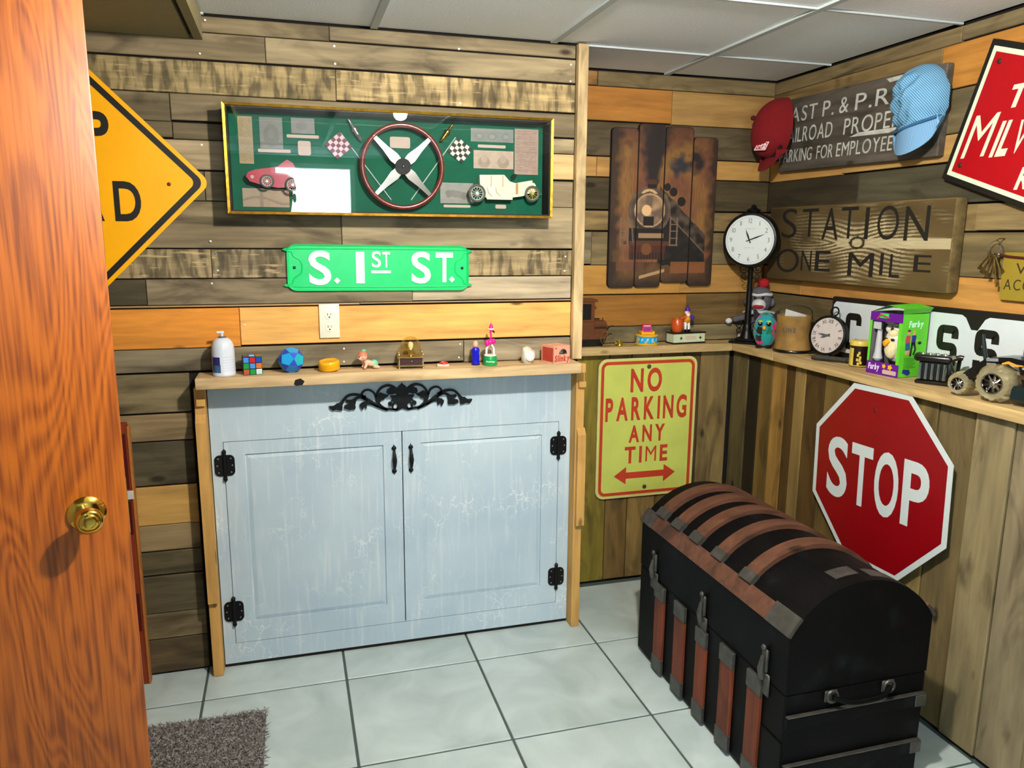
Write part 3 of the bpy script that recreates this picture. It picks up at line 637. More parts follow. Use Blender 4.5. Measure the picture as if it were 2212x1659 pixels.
car_wheel(c1, *q(1029, 418), .030, -.055, SPK); car_wheel(c1, *q(1148, 419), .027, -.055, SPK2)
body = [(531, 381), (536, 372), (552, 366), (580, 363), (600, 360), (612, 350), (620, 345), (632, 352), (640, 366), (650, 376), (652, 392), (640, 404), (600, 406), (560, 398), (540, 392)]
c2 = MB().prism([q(*p) for p in body], -.05, -.024).build('model_car', REDP, dc_, smooth=False); c2['label'] = 'red racing car model with pale number disc'
car_wheel(c2, *q(577, 392), .021, -.056, SPK); car_wheel(c2, *q(632, 400), .023, -.056, SPK)
x, z = q(545, 382); MB().prism(circ(x, z, .0055, .0055, 14), -.0515, -.05).build('number_disc', PAPERP, c2, smooth=False)

# ================================================================== SIGNS AND SOCKET ON THE BACK WALL
GRN = mat('green_enamel', '#06c66c', .35, coat=.4, var=.04); WHT = mat('white_enamel', '#eceef2', .35, var=.03); BLT = mat('dark_bolt', '#3c4a46', .4, .8)
g0 = hit(622, 624, 1, -.012); sgx, sgz = (hit(622, 575, 1, -.012).x+hit(1010, 575, 1, -.012).x)/2, 1.3125
ss = thing('street_sign', 'green embossed street sign reading S. 1ST ST. with rounded corners, under the glass display case', 'sign', (sgx, 0, sgz), rot=(0, R(.4), 0))
MB().prism(rrect(-.304, .304, 0, .152, .03, 6), -.008, -.001).ring(rrect(-.304, .304, 0, .152, .03, 6), rrect(-.297, .297, .007, .145, .024, 6), -.013, -.008, -.0085).build('sign_plate', GRN, ss)
b = MB(); b.tube(cr([(-.288, -.0085, .128), (-.27, -.0085, .138), (.27, -.0085, .138), (.288, -.0085, .128)], 5), .003, 8).tube(cr([(-.288, -.0085, .024), (-.27, -.0085, .014), (.27, -.0085, .014), (.288, -.0085, .024)], 5), .003, 8)
for s in (-1, 1): b.tube(cr([(s*.288, -.0085, .128), (s*.281, -.0085, .112), (s*.262, -.0085, .1), (s*.256, -.0085, .078), (s*.262, -.0085, .055), (s*.281, -.0085, .042), (s*.288, -.0085, .024)], 5), .0025, 8)
b.build('raised_bead', GRN, ss); kx = .608/1995; kz = .152/500
def sl(t, x0, x1, z0, z1, bold=.018, font=None):
    MB().text(t, -.304+(x0-110)*kx, -.304+(x1-110)*kx, (690-z0)*kz, (690-z1)*kz, -.008, .0035, bold).build('sign_letter', WHT, ss, smooth=False)
sl('S', 335, 572, 615, 262); sl('1', 838, 930, 602, 265); sl('S', 1010, 1112, 432, 260, .012); sl('T', 1128, 1212, 432, 265, .012); sl('S', 1448, 1668, 602, 262); sl('T', 1725, 1922, 592, 266)
for x, z in ((632, 580), (1910, 567)): X, Z = -.304+(x-110)*kx, (690-z)*kz; MB().prism([(X, Z+.0105), (X-.0105, Z), (X, Z-.0105), (X+.0105, Z)], -.0115, -.008).build('sign_letter', WHT, ss, smooth=False)
MB().box(-.304+(1003-110)*kx, -.304+(1218-110)*kx, -.0115, -.008, (690-500)*kz, (690-470)*kz).build('sign_letter', WHT, ss, smooth=False)
for s in (-.281, .281): MB().sph((s, -.009, .076), (.005, .004, .005), 12, 8).build('bolt', BLT, ss)
# socket
po = thing('power_outlet', 'cream double power outlet on the orange pine board under the green street sign', 'outlet', (-.903, -.003, 1.155))
IV = mat('ivory_plastic', '#e6e4d0', .35, var=.02); DK = mat('slot_dark', '#15140c', .8, var=0)
MB().box(-.0335, .0335, -.007, 0, 0, .1145, .003, 2).build('cover_plate', IV, po)
for zc in (.036, .077):
    f = MB().prism(rrect(-.0135, .0135, zc-.0135, zc+.0135, .009, 5), -.009, -.006).build('socket_face', IV, po, smooth=False)
    MB().box(-.0065, -.0045, -.0093, -.0088, zc-.001, zc+.007).box(.0045, .006, -.0093, -.0088, zc, zc+.0065).prism(circ(0, zc-.0065, .0026, .0026, 12), -.0093, -.0088).build('socket_slots', DK, f, smooth=False)
MB().sph((0, -.0072, .0565), (.0028, .001, .0028), 10, 6).build('cover_screw', IV, po)
# yellow warning diamond, half hidden behind the door
YEL = mat('yellow_sign_paint', '#fbb000', .4, coat=.2, var=.06, scale=8); BLK = mat('black_sign_paint', '#14120e', .5, var=0)
ys_ = thing('warning_sign', 'yellow diamond road sign with black border reading AHEAD, partly hidden by the open door', 'sign', (-1.69, 0, 1.652))
def dia(r, c, y0=0):
    n = 6; out = []
    for q_ in range(4):
        a0 = R(90*q_); ctr = (r-c*1.4142)
        for i in range(n+1):
            a = a0-R(45)+R(90)*i/n; out.append((ctr*math.cos(a0)+c*math.cos(a), ctr*math.sin(a0)+c*math.sin(a)))
    return out
MB().prism(dia(.443, .03), -.03, -.027).build('sign_plate', YEL, ys_, smooth=False)
MB().ring(dia(.425, .026), dia(.4, .02), -.0306, -.0296).build('sign_border', BLK, ys_, smooth=False)
MB().text('AHEAD', -.236, .240, -.116, -.001, -.03, .0006, .022, gap=.26).build('sign_text', BLK, ys_, smooth=False)
MB().text('STOP', -.18, .168, .085, .198, -.03, .0006, .03).build('sign_text', BLK, ys_, smooth=False)
p = hit(365, 398, 1, -.03); MB().sph((p.x+1.69, -.0305, p.z-1.652), (.006, .003, .006), 10, 6).build('bolt', mat('red_bolt', '#6b1a14', .5), ys_)
for x, z in ((.3, 0), (-.3, 0)): MB().cyl((x, -.027, z), (x, .001, z), .012, n=10).build('sign_spacer', BLT, ys_)

# ================================================================== SMALL THINGS ON THE PINE SHELF
def onshelf(px, py): p = hit(px, py, 2, ZS); return p
WPL = mat('white_can_paint', '#d3dae6', .3, coat=.3, var=.03); NAVY = mat('navy_print', '#2b2c6b', .4); TEALP = mat('sea_print', '#3c5c86', .45, var=.5, scale=60)
t = thing('spray_can', 'white air freshener can with nozzle, first on the left end of the pine shelf', 'can', (-1.24, -.068, ZS), 8)
MB().lathe([(0, 0), (.034, 0), (.036, .003), (.036, .005), (.035, .007), (.035, .08), (.0335, .095), (.029, .108), (.021, .117), (.012, .121), (0, .122)]).build('can_body', WPL, t)
MB().lathe([(0, .121), (.013, .121), (.013, .124), (.008, .126), (.006, .126), (0, .127)], 20).build('collar', mat('grey_metal', '#8b9098', .3, .8), t)
MB().cyl((0, 0, .126), (0, 0, .137), .0045, n=10).box(-.0165, .006, -.0045, .0045, .135, .1415, .001).build('nozzle', WPL, t)
def arcpatch(mb, r, a0, a1, z0, z1, n=8, slant=0):
    vs = []
    for i in range(n+1):
        a = R(a0+(a1-a0)*i/n)
        for z in (z0, z1): vs += [(r*math.sin(a), -r*math.cos(a), z+slant*(i/n-.5)), (r*.985*math.sin(a), -r*.985*math.cos(a), z+slant*(i/n-.5))]
    fs = []
    for i in range(n):
        k = 4*i; fs += [(k, k+4, k+6, k+2), (k+1, k+3, k+7, k+5), (k, k+1, k+5, k+4), (k+2, k+6, k+7, k+3)]
    return mb.geo(vs, fs)
arcpatch(MB(), .0353, -75, -20, .012, .038).build('label_print', TEALP, t); arcpatch(MB(), .0354, -70, -22, .036, .062).build('label_print', NAVY, t)
b = MB()
for i in range(6): arcpatch(b, .0353, -8, 60, .018+i*.0085, .0186+i*.0085, 8)
b.build('label_text', mat('faint_print', '#9aa3b8', .5), t)
# puzzle cube
t = thing('puzzle_cube', 'colourful twisty puzzle cube next to the white spray can', 'toy', (-1.155, -.063, ZS), 6)
MB().box(-.029, .029, -.029, .029, .0005, .0585, .002).build('cube_core', mat('cube_black', '#0c0c0e', .5), t)
PC = {'b': mat('cube_blue', '#2a78c8', .4), 'r': mat('cube_red', '#b3101e', .4), 'n': mat('cube_navy', '#1436a8', .4), 'g': mat('cube_green', '#0b8a3a', .4), 'o': mat('cube_orange', '#c76a2c', .4), 't': mat('cube_rust', '#a8542f', .4), 'w': mat('cube_white', '#d5eee8', .4)}
for i, ch in enumerate('brngbotgw'):
    x, z = (i % 3-1)*.0192, .0295+(1-i//3)*.0192
    o = MB().box(x-.0085, x+.0085, -.0302, -.0288, z-.0085, z+.0085, .0006).build('sticker', PC[ch], t, smooth=False)
    if ch in 'bw':
        b = MB(); 
        for q_ in range(3): b.tube([(x-.006+j*.002, -.0305, z+(q_-1)*.005+.0015*math.sin(j*1.7+q_)) for j in range(7)], .0007, 5)
        b.build('sticker_pattern', mat('sticker_print', '#16505e' if ch == 'w' else '#7fb4e6', .5), o)
for i, ch in enumerate('goworbgnt'):
    y, z = (i % 3-1)*.0192, .0295+(1-i//3)*.0192
    MB().box(.0288, .0302, y-.0085, y+.0085, z-.0085, z+.0085, .0006).build('sticker', PC[ch], t, smooth=False)
for i, ch in enumerate('nbgrwogbt'):
    x, y = (i % 3-1)*.0192, (i//3-1)*.0192
    MB().box(x-.0085, x+.0085, y-.0085, y+.0085, .0583, .0597, .0006).build('sticker', PC[ch], t, smooth=False)
# faceted ball: twelve pentagons in three blues
t = thing('puzzle_ball', 'faceted ball of blue and turquoise pentagons next to the puzzle cube', 'toy', (-1.033, -.063, ZS), 0)
ph = (1+5**.5)/2; bmI = bmesh.new(); bmesh.ops.create_icosphere(bmI, subdivisions=1, radius=1)
BL = [mat('ball_sky', '#1f9fd8', .45, var=.04), mat('ball_teal', '#1aa9b8', .45, var=.04), mat('ball_royal', '#2a44b8', .45, var=.04), mat('ball_azure', '#2b86d6', .45, var=.04)]
rb_ = .0425; Mr = Matrix.Rotation(.5, 3, 'Z') @ Matrix.Rotation(.35, 3, 'X')
Mq = None
def facet(pts, m):
    pts = [Mr @ (p*rb_) for p in pts]; c = sum(pts, Vector())/len(pts); n = len(pts); nn = c.normalized()
    b = MB().geo([tuple(c+(p-c)*.97+nn*.0008) for p in pts]+[tuple(p*.99) for p in pts]+[(0, 0, 0)], [tuple(range(n))]+[(k, n+k, n+(k+1) % n, (k+1) % n) for k in range(n)]+[(n+k, 2*n, n+(k+1) % n) for k in range(n)])
    b.build('ball_panel', m, t, (0, 0, rb_*.93), smooth=False)
for i, v in enumerate(bmI.verts):
    mids = [((v.co+e.other_vert(v).co)/2).normalized() for e in v.link_edges]; nrm = v.co.normalized(); u = nrm.orthogonal().normalized(); w = nrm.cross(u)
    mids.sort(key=lambda p: math.atan2(p.dot(w), p.dot(u))); facet(mids, BL[(0, 1, 3, 0, 1, 0, 1, 0, 3, 1, 0, 0)[i]])
for f_ in bmI.faces: facet([((e.verts[0].co+e.verts[1].co)/2).normalized() for e in f_.edges], BL[2])
bmI.free()
# yellow tape reel
t = thing('yellow_puck', 'thick round yellow plastic puck lying between ball and baby doll', 'toy', (-.911, -.068, ZS), 0, rot=(R(5), R(-4), 0))
MB().lathe([(0, .002), (.028, .001), (.032, .003), (.0345, .009), (.0345, .027), (.033, .031), (.031, .033), (.028, .033), (.026, .031), (.02, .030), (0, .030)], 32).build('puck_body', mat('yellow_plastic', '#f2ae10', .3, coat=.3, var=.02), t, (0, 0, .0025))
b = MB()
for z in (.013, .018, .023): b.tube([(.0345*math.cos(i*.262), .0345*math.sin(i*.262), z) for i in range(24)], .0008, 6, True)
b.build('puck_grooves', mat('yellow_shadow', '#d28e0a', .4), t, (0, 0, .0025))
# crawling baby doll
SK = mat('doll_skin', '#eab49c', .45, var=.03, sheen=.1); MINT = mat('doll_mint', '#6fc8a0', .6); HAIRD = mat('doll_hair', '#c97a5c', .6); EYE = mat('doll_eye', '#151010', .2, var=0)
t = thing('baby_doll', 'tiny crawling baby doll with green diaper next to the yellow puck', 'doll', (-.782, -.06, ZS), 12)
J = {'hip': (.018, 0, .0175, .0125), 'belly': (.006, 0, .019, .0115), 'chest': (-.008, 0, .022, .0105), 'neck': (-.015, 0, .029, .006), 'shl': (-.010, -.010, .022, .006), 'ell': (-.014, -.014, .012, .0048), 'hal': (-.021, -.016, .0045, .004),
     'shr': (-.010, .010, .022, .006), 'elr': (-.012, .014, .012, .0048), 'har': (-.018, .016, .0045, .004), 'tl': (.022, -.009, .012, .0085), 'kl': (.014, -.013, .007, .007), 'fl': (.036, -.012, .006, .0045), 'tr': (.022, .009, .012, .0085), 'kr': (.018, .013, .007, .007), 'fr': (.04, .013, .006, .0045)}
skin('doll_body', J, [('hip', 'belly'), ('belly', 'chest'), ('chest', 'neck'), ('chest', 'shl'), ('shl', 'ell'), ('ell', 'hal'), ('chest', 'shr'), ('shr', 'elr'), ('elr', 'har'), ('hip', 'tl'), ('tl', 'kl'), ('kl', 'fl'), ('hip', 'tr'), ('tr', 'kr'), ('kr', 'fr')], SK, t)
hd = MB().sph((-.021, 0, .045), (.0165, .016, .017), 24, 16).sph((-.0215, -.0165, .043), (.004, .002, .005), 10, 8).sph((-.0215, .0165, .043), (.004, .002, .005), 10, 8).sph((-.0375, -.003, .041), (.002, .002, .0018), 8, 6).sph((-.031, -.009, .038), (.006, .005, .005), 10, 8).build('doll_head', SK, t)
MB().sph((-.0345, -.0085, .0445), (.0022, .0022, .0028), 8, 6).sph((-.0365, .003, .0445), (.0018, .0022, .0028), 8, 6).build('doll_eyes', EYE, hd); MB().sph((-.0368, -.0035, .0362), (.0015, .003, .0009), 8, 6).build('doll_mouth', mat('doll_lip', '#b8433f', .5), hd)
MB().lathe([(.0168, .0), (.0158, .007), (.011, .0135), (.004, .0168), (0, .0172)], 24).build('doll_hair', HAIRD, hd, (-.0205, 0, .0462)); MB().sph((-.018, -.004, .064), (.006, .004, .004), 10, 8).sph((-.012, 0, .063), (.005, .004, .004), 10, 8).build('doll_bow', MINT, hd)
MB().sph((.019, 0, .0175), (.0135, .0145, .0135), 20, 12).build('doll_diaper', MINT, t)
# glass dome lamp on a little box
BRONZE = mat('pale_brass', '#cdbb85', .25, .9, var=.1); DWOOD = mat('dark_cherry', '#3f1f1a', .35, coat=.3, var=.2, scale=20, stretch=(1, 8, 8))
def thin_glass(name, tint, ior=1.5):
    m, N, L, b = nt(name); N.remove(b); tr = N.new('ShaderNodeBsdfTransparent'); tr.inputs[0].default_value = hexc(tint); gl = N.new('ShaderNodeBsdfGlossy'); gl.inputs['Roughness'].default_value = .02; fr = N.new('ShaderNodeLayerWeight'); fr.inputs[0].default_value = .12; ms = N.new('ShaderNodeMixShader')
    L.new(fr.outputs['Fresnel' if ior > 2 else 'Facing'], ms.inputs[0]); L.new(tr.outputs[0], ms.inputs[1]); L.new(gl.outputs[0], ms.inputs[2]); L.new(ms.outputs[0], N['Material Output'].inputs[0]); return m
GLASS = thin_glass('dome_glass', '#fbf1d2')
t = thing('dome_lamp', 'small glass dome over a bulb on dark wooden box with brass posts', 'ornament', (-.640, -.066, ZS), -6)
MB().box(-.037, .037, -.028, .028, .0125, .0365).build('wood_box', DWOOD, t, smooth=False)
MB().box(-.045, .045, -.034, .034, .0085, .0122, .001).box(-.045, .045, -.034, .034, .0368, .0405, .001).build('brass_plates', BRONZE, t, smooth=False)
for x in (-.04, .04):
    for y in (-.029, .029): MB().lathe([(0, 0), (.004, 0), (.004, .003), (.0022, .006), (.0022, .044), (.004, .046), (.004, .049), (.002, .052), (.003, .054), (0, .057)], 12).build('brass_post', BRONZE, t, (x, y, 0))
MB().sph((0.002, -.0285, .026), .003, 10, 8).build('knob', CHR, t)
dm = MB(); pr = [(.0345, 0), (.0345, .022), (.033, .036), (.027, .052), (.016, .063), (0, .067)]; dm.lathe(pr, 28); dm.build('glass_dome', GLASS, t, (0, 0, .0407))
bu = MB().lathe([(0, 0), (.009, 0), (.009, .004), (.0055, .006), (.0055, .02), (0, .021)], 16).build('bulb_holder', BRONZE, t, (0, 0, .0407))
MB().lathe([(.004, .02), (.0075, .028), (.0095, .037), (.008, .045), (0, .05)], 16).build('small_bulb', mat('bulb_glass', '#efe9d2', .08, coat=.5, var=0), bu)
# little red tin
t = thing('red_tin', 'tiny flat tin with glossy red oval lid, lying right of the dome lamp', 'tin', (-.528, -.066, ZS), -10)
MB().box(-.022, .021, -.013, .013, 0, .009, .003, 2).build('tin_base', mat('pink_tin', '#e8c3b0', .35), t); MB().sph((.002, -.001, .009), (.018, .012, .008), 20, 10).build('tin_lid', mat('red_gloss', '#c5252f', .2, coat=.5), t)
MB().sph((-.002, -.005, .0165), (.006, .003, .0012), 10, 6).build('lid_emblem', mat('pink_emblem', '#f0b9b4', .4), t)
# blue figurine
t = thing('blue_figurine', 'small smooth figurine in glossy royal blue robe beside the pink flamingo toy', 'figurine', (-.412, -.064, ZS), 0)
MB().lathe([(0, 0), (.013, 0), (.0145, .004), (.013, .010), (.0125, .02), (.0135, .03), (.013, .042), (.0145, .052), (.012, .06), (.006, .0635), (0, .064)], 22, Matrix.Diagonal((1, .8, 1, 1))).build('robe', mat('royal_blue_gloss', '#1416c0', .18, coat=.7), t)
MB().sph((-.0005, 0, .073), (.0095, .009, .0125), 18, 12).sph((-.009, -.003, .0715), (.002, .002, .0022), 8, 6).build('head', mat('pale_peach', '#e0a98c', .4), t); MB().lathe([(0, 0), (.015, 0), (.0155, .002), (.0135, .005), (0, .006)], 20).build('base', mat('dark_navy', '#161a48', .3), t)
# flamingo push-puppet
PINK = mat('flamingo_pink', '#f01a8c', .35, coat=.2); PGRN = mat('puppet_green', '#0b9c4a', .35, coat=.3); PWH = mat('puppet_white', '#f2e8e6', .4)
t = thing('flamingo_toy', 'pink flamingo push puppet wearing a santa hat on a round green base', 'toy', (-.364, -.08, ZS), -8)
b_ = MB().lathe([(0, 0), (.0245, 0), (.0255, .002), (.0235, .03), (.0225, .033), (0, .034)], 28).build('base', PGRN, t); MB().text('Flamingo', -.016, .014, .0135, .0185, -.0247, .0012, .03).build('base_lettering', PWH, b_, smooth=False)
MB().lathe([(0, .0), (.022, 0), (.022, .003), (0, .0035)], 24).build('base_top', PWH, t, (0, 0, .0338))
for s in (-1, 1):
    l = MB().cyl((s*.0135, 0, .037), (s*.0125, 0, .056), .0038, n=10).build('leg', PWH, t); MB().cyl((s*.0135, 0, .0565), (s*.005, 0, .0725), .0034, n=10).sph((s*.0128, 0, .0565), .0036, 10, 8).build('upper_leg', PWH, l)
bd = MB().sph((0, 0, .082), (.0155, .012, .0095), 20, 12).sph((-.011, -.003, .078), (.009, .008, .012), 16, 10).sph((.012, .002, .083), (.009, .008, .010), 16, 10).build('body', PINK, t)
nk = MB()
for i in range(5): nk.sph((.002+.001*math.sin(i), 0, .0925+i*.0055), (.0036, .0036, .0034), 12, 8)
nk.build('neck', PINK, t); MB().sph((.004, 0, .1205), (.006, .0055, .006), 16, 10).build('head', PINK, t); MB().tube([(.008, 0, .12), (.0135, 0, .117), (.0145, 0, .1115)], [.0035, .003, .0008], 8).build('beak', mat('beak_black', '#15100e', .3), t)
ht = MB().tube([(.0075*math.cos(i*.524)+.003, .0075*math.sin(i*.524), .1265) for i in range(12)], .003, 8, True).build('hat_brim', PWH, t); MB().lathe([(.008, 0), (.0075, .006), (.005, .013), (.001, .02), (0, .021)], 16).build('hat', PINK, t, (.003, 0, .1275))
# pale stone and boxed spring toy
pst = thing('pale_stone', 'pale rounded chunk of quartz between flamingo and pink cardboard box', 'stone', (-.225, -.075, ZS), 10)
b = MB().sph((0, 0, .03), (.031, .018, .031), 22, 14)
for v in b.bm.verts:
    n = mnoise.noise(v.co*45)*.003+mnoise.noise(v.co*120)*.0012; v.co += v.co.normalized()*n
    if v.co.x < -.02: v.co.x = -.02-(v.co.x+.02)*-.25
    if v.co.z < .004: v.co.z = .0
    if v.co.z > .045 and v.co.x > 0: v.co.z -= (v.co.x)*.45
t = pst; t.scale = (1.0, 1, 1.0); b.build('stone_body', mat('pale_quartz', '#cdc9b8', .35, var=.12, scale=50, bump=.3, coat=.3), t)
b = MB().sph((.002, -.0165, .028), (.019, .004, .019), 18, 10); b.build('polished_face', mat('polished_white', '#d8dcdc', .2, coat=.4, var=.05), t)
t = thing('toy_box', 'pink cardboard cube with red lettering and round window, at the right end of the shelf', 'box', (-.118, -.07, ZS), 20)
CARD = mat('salmon_card', '#dba086', .7, var=.04); RED2 = mat('box_red', '#b3402f', .6)
MB().box(-.0365, .0365, -.0355, .0365, .0002, .063).build('carton', CARD, t, smooth=False)
w_ = MB().prism([(.018*math.cos(R(a))+.004, .033+.018*math.sin(R(a))) for a in range(0, 181, 12)], -.0362, -.0352).build('round_window', HUB, t, smooth=False)
b = MB()
for i in range(1, 7): b.tube([((.003+.0024*i)*math.cos(R(a))+.004, -.0364, .0335+(.003+.0024*i)*math.sin(R(a))) for a in range(0, 181, 15)], .0007, 5)
b.build('steel_coil', CHR, w_); MB().text('Slinky', -.034, .034, .008, .03, -.0356, .0008, .035, shear=.12).build('box_lettering', RED2, t, smooth=False)
MB().box(-.0368, -.0366, -.030, .030, .006, .056).build('side_print', RED2, t, smooth=False); MB().box(-.031, -.024, -.0362, -.0356, .053, .058).build('corner_print', RED2, t, smooth=False)

# ================================================================== ALCOVE: NO PARKING SIGN, LOCOMOTIVE PICTURE
NPY = mat('faded_yellow_sheet', '#c6cf63', .45, var=.12, scale=7); NPR = mat('faded_red_paint', '#bb3b22', .5, var=.12, scale=30)
t = thing('parking_sign', 'weathered yellow NO PARKING ANY TIME sign with red border and double arrow', 'sign', (.1922+.2286, DL-.001, .3887))
MB().prism(rrect(-.2286, .2286, 0, .6096, .038, 6), -.012, -.009).build('sign_plate', mat('pale_sign_edge', '#d3c98e', .5, var=.1), t, smooth=False)
MB().prism(rrect(-.222, .222, .0066, .603, .033, 6), -.0124, -.0118).build('sign_face', NPY, t, smooth=False)
MB().ring(rrect(-.2165, .2165, .012, .5975, .030, 6), rrect(-.203, .203, .0255, .584, .018, 6), -.0129, -.0123).build('sign_border', NPR, t, smooth=False)
for tx, x0, x1, z0, z1 in (('NO', -.082, .063, .468, .565), ('PARKING', -.193, .186, .346, .443), ('ANY', -.082, .087, .247, .319), ('TIME', -.098, .104, .155, .226)):
    MB().text(tx, x0, x1, z0, z1, -.0123, .0006, .032, gap=.22).build('sign_text', NPR, t, smooth=False)
MB().prism([(-.145, .098), (-.089, .137), (-.089, .112), (.089, .112), (.089, .137), (.145, .098), (.089, .059), (.089, .084), (-.089, .084), (-.089, .059)], -.0129, -.0122).build('arrow', NPR, t, smooth=False)
for z in (.572, .042): b = MB().lathe([(.0095, 0), (.0095, .002), (.006, .003), (.0055, .0005), (0, .0005)], 18, Matrix.Translation((0, -.0123, z)) @ Matrix.Rotation(R(90), 4, 'X')).build('rivet', mat('rivet_metal', '#6d6a4d', .4, .7), t)
for x, z in ((0, .572), (0, .042)): MB().cyl((x, -.009, z), (x, 0, z), .006, n=10).build('sign_spacer', BLT, t)
# picture of a steam engine on four boards
lx, lz = .495, 1.29
t = thing('train_picture', 'dark wooden plaque of four staggered boards showing a smoking steam locomotive', 'picture', (lx, DA-.002, lz))
C_ = {k: Vector(hexc(v)[:3]) for k, v in dict(tan='#86602f', rose='#6f4430', dark='#17110d', brown='#4a2c1a', smoke='#241c1c', grey='#6a5648', pale='#c9a274', blue='#2b2b33', orange='#84502a', rust='#6e2f20').items()}
def art(x, z):
    "steam engine seen three-quarter from the front; px, py are plaque coordinates, 0..100 across and 0..145 up"
    u, v = x/.0048+50, z/.0048
    n1 = mnoise.noise((u*.05, v*.05, 1)); n2 = mnoise.noise((u*.16, v*.16, 4)); n3 = mnoise.noise((u*.6, v*.12, 8))
    c = C_['tan'].lerp(C_['rose'], min(1, max(0, .5+n1*1.2))); c = c.lerp(C_['orange'], min(1, max(0, n2*.9)))*(1+.25*n3)
    if v > 112: c = c.lerp(C_['brown'], min(.75, (v-112)/40+max(0, n2)))
    ed = min(u-3, 97-u, v-2, 143-v)+n2*5
    if ed < 9: c = c.lerp(C_['dark'], min(.85, (9-ed)/10))
    def mixin(cc, f): return c.lerp(cc, max(0, min(1, f)))
    sm = 1-((u-39-.02*(v-100)+n2*4)**2/(5+max(0, v-88)*.27+n1*6)**2)
    if v > 86: c = mixin(C_['smoke'], sm*1.3*(1-max(0, v-130)/30))
    s2 = 1-((u-64+n2*5)**2/190+(v-104+n2*8)**2/110); c = mixin(C_['blue'], s2*1.1); s3 = 1-((u-80)**2/70+(v-108)**2/130+n2*.7); c = mixin(C_['smoke'], s3*1.3)
    # boiler running back to the right, tender
    bl = 88-(u-48)*.9
    if u > 45 and u < 91 and v < bl-4+n2*2 and v > 19+n2*5:
        c = C_['dark'].lerp(C_['grey'], max(0, .25+n2*.8)) if v > bl-20 else C_['dark']*(.8+max(0, n2)*2)
        if abs(v-(bl-20)) < .7: c = C_['grey']
    for ku, kv, kr in ((58, 82, 3), (66, 74, 3.2), (52, 86, 2.6)):
        if (u-ku)**2+(v-kv)**2 < kr*kr*1.6: c = C_['dark']
    # smokebox front
    d = math.hypot(u-36, (v-66))
    if d < 20: c = C_['grey']*(.8+.5*n2) if d > 17.5 else C_['dark']*1.6+C_['grey']*(.35+.3*n2)
    if d < 14.5: c = C_['pale']*.75*(1+.3*n2) if d > 13 else C_['grey'].lerp(C_['pale'], max(0, .22+.3*math.sin(math.atan2(v-66, u-36)*3)+n2*.5))
    if math.hypot(u-33, v-66) < 4.6: c = C_['pale']*1.3
    if 30 < u < 40 and 53 < v < 61: c = C_['dark']
    if 33 < u < 42 and 85 < v < 92: c = C_['brown'] if v > 88 else C_['dark']
    if abs(math.hypot(u-35, v-74)-9) < 1.1 and v > 80: c = C_['pale']
    # pilot deck, beam, cowcatcher, ladders
    if 17 < u < 52 and 40 < v < 51: c = C_['dark']
    if 26 < u < 50 and 42.5 < v < 46.5: c = C_['pale']*.55
    if 12 < u < 56 and 36 < v < 40: c = C_['brown']*1.2
    if 18 < u < 52 and 24 < v < 36: c = C_['brown'].lerp(C_['dark'], .5+.5*math.sin(u*2.2)) if v < 30 else C_['dark'].lerp(C_['rust'], .4)
    if math.hypot(u-34, v-33) < 5: c = C_['orange']*.7
    for lx0 in (9, 56):
        if lx0-.5 < u < lx0+8 and 36 < v < 60 and (abs(u-lx0) < .8 or abs(u-lx0-7) < .8 or v % 6 < 1): c = C_['grey']*1.2
    if abs(u-20-(50-v)*.1) < .7 and 38 < v < 58: c = C_['grey']
    if v < 22:
        c = c.lerp(C_['dark'], .55+.3*n2)
        if 58 < u < 92 and v > 12: c = c.lerp(C_['orange'], .8)
        if 6 < u < 22 and v > 14: c = c.lerp(C_['rose'], .7)
        if abs(v-9-(u-30)*.25) < 1.4 and 28 < u < 52: c = C_['pale']*.7
    return tuple(c)
bds = [(-.246, -.128, .0, .642, 'l'), (-.1265, -.008, .0, .662, 'm'), (-.0065, .121, .018, .655, 'n'), (.1225, .236, .004, .618, 'r')]
EDG = mat('scorched_edge', '#120a06', .8)
for x0, x1, z0, z1, kd in bds:
    rr = rrect(x0, x1, z0, z1, .016, 4); MB().prism(rr, -.018, -.001).build('picture_board', EDG, t, smooth=False)
    def ins(x, z, x0=x0, x1=x1, z0=z0, z1=z1):
        r = .018; dx = max(x0+r-x, x-(x1-r), 0); dz = max(z0+r-z, z-(z1-r), 0)
        return math.hypot(dx, dz) < r-.002 and x0+.002 < x < x1-.002 and z0+.002 < z < z1-.002
    print_plate('board_print', t, x0, x1, z0, z1, -.0184, art, 56, 300, ins)

# ================================================================== SIGNS AND CAPS ON THE RIGHT WALL (local x = towards the camera)
def W(px, py, X): p = hit(px, py, 0, X); return (-p.y, p.z)
def wthing(name, label, cat, u, z, X=WR, tilt=0): return thing(name, label, cat, (X, -u, z), rot=(0, R(tilt), R(-90)))
SPAPER = mat('white_reflective', '#cfdadb', .4, var=.02); STOPR = mat('stop_red', '#84000b', .4, var=.06, scale=10)
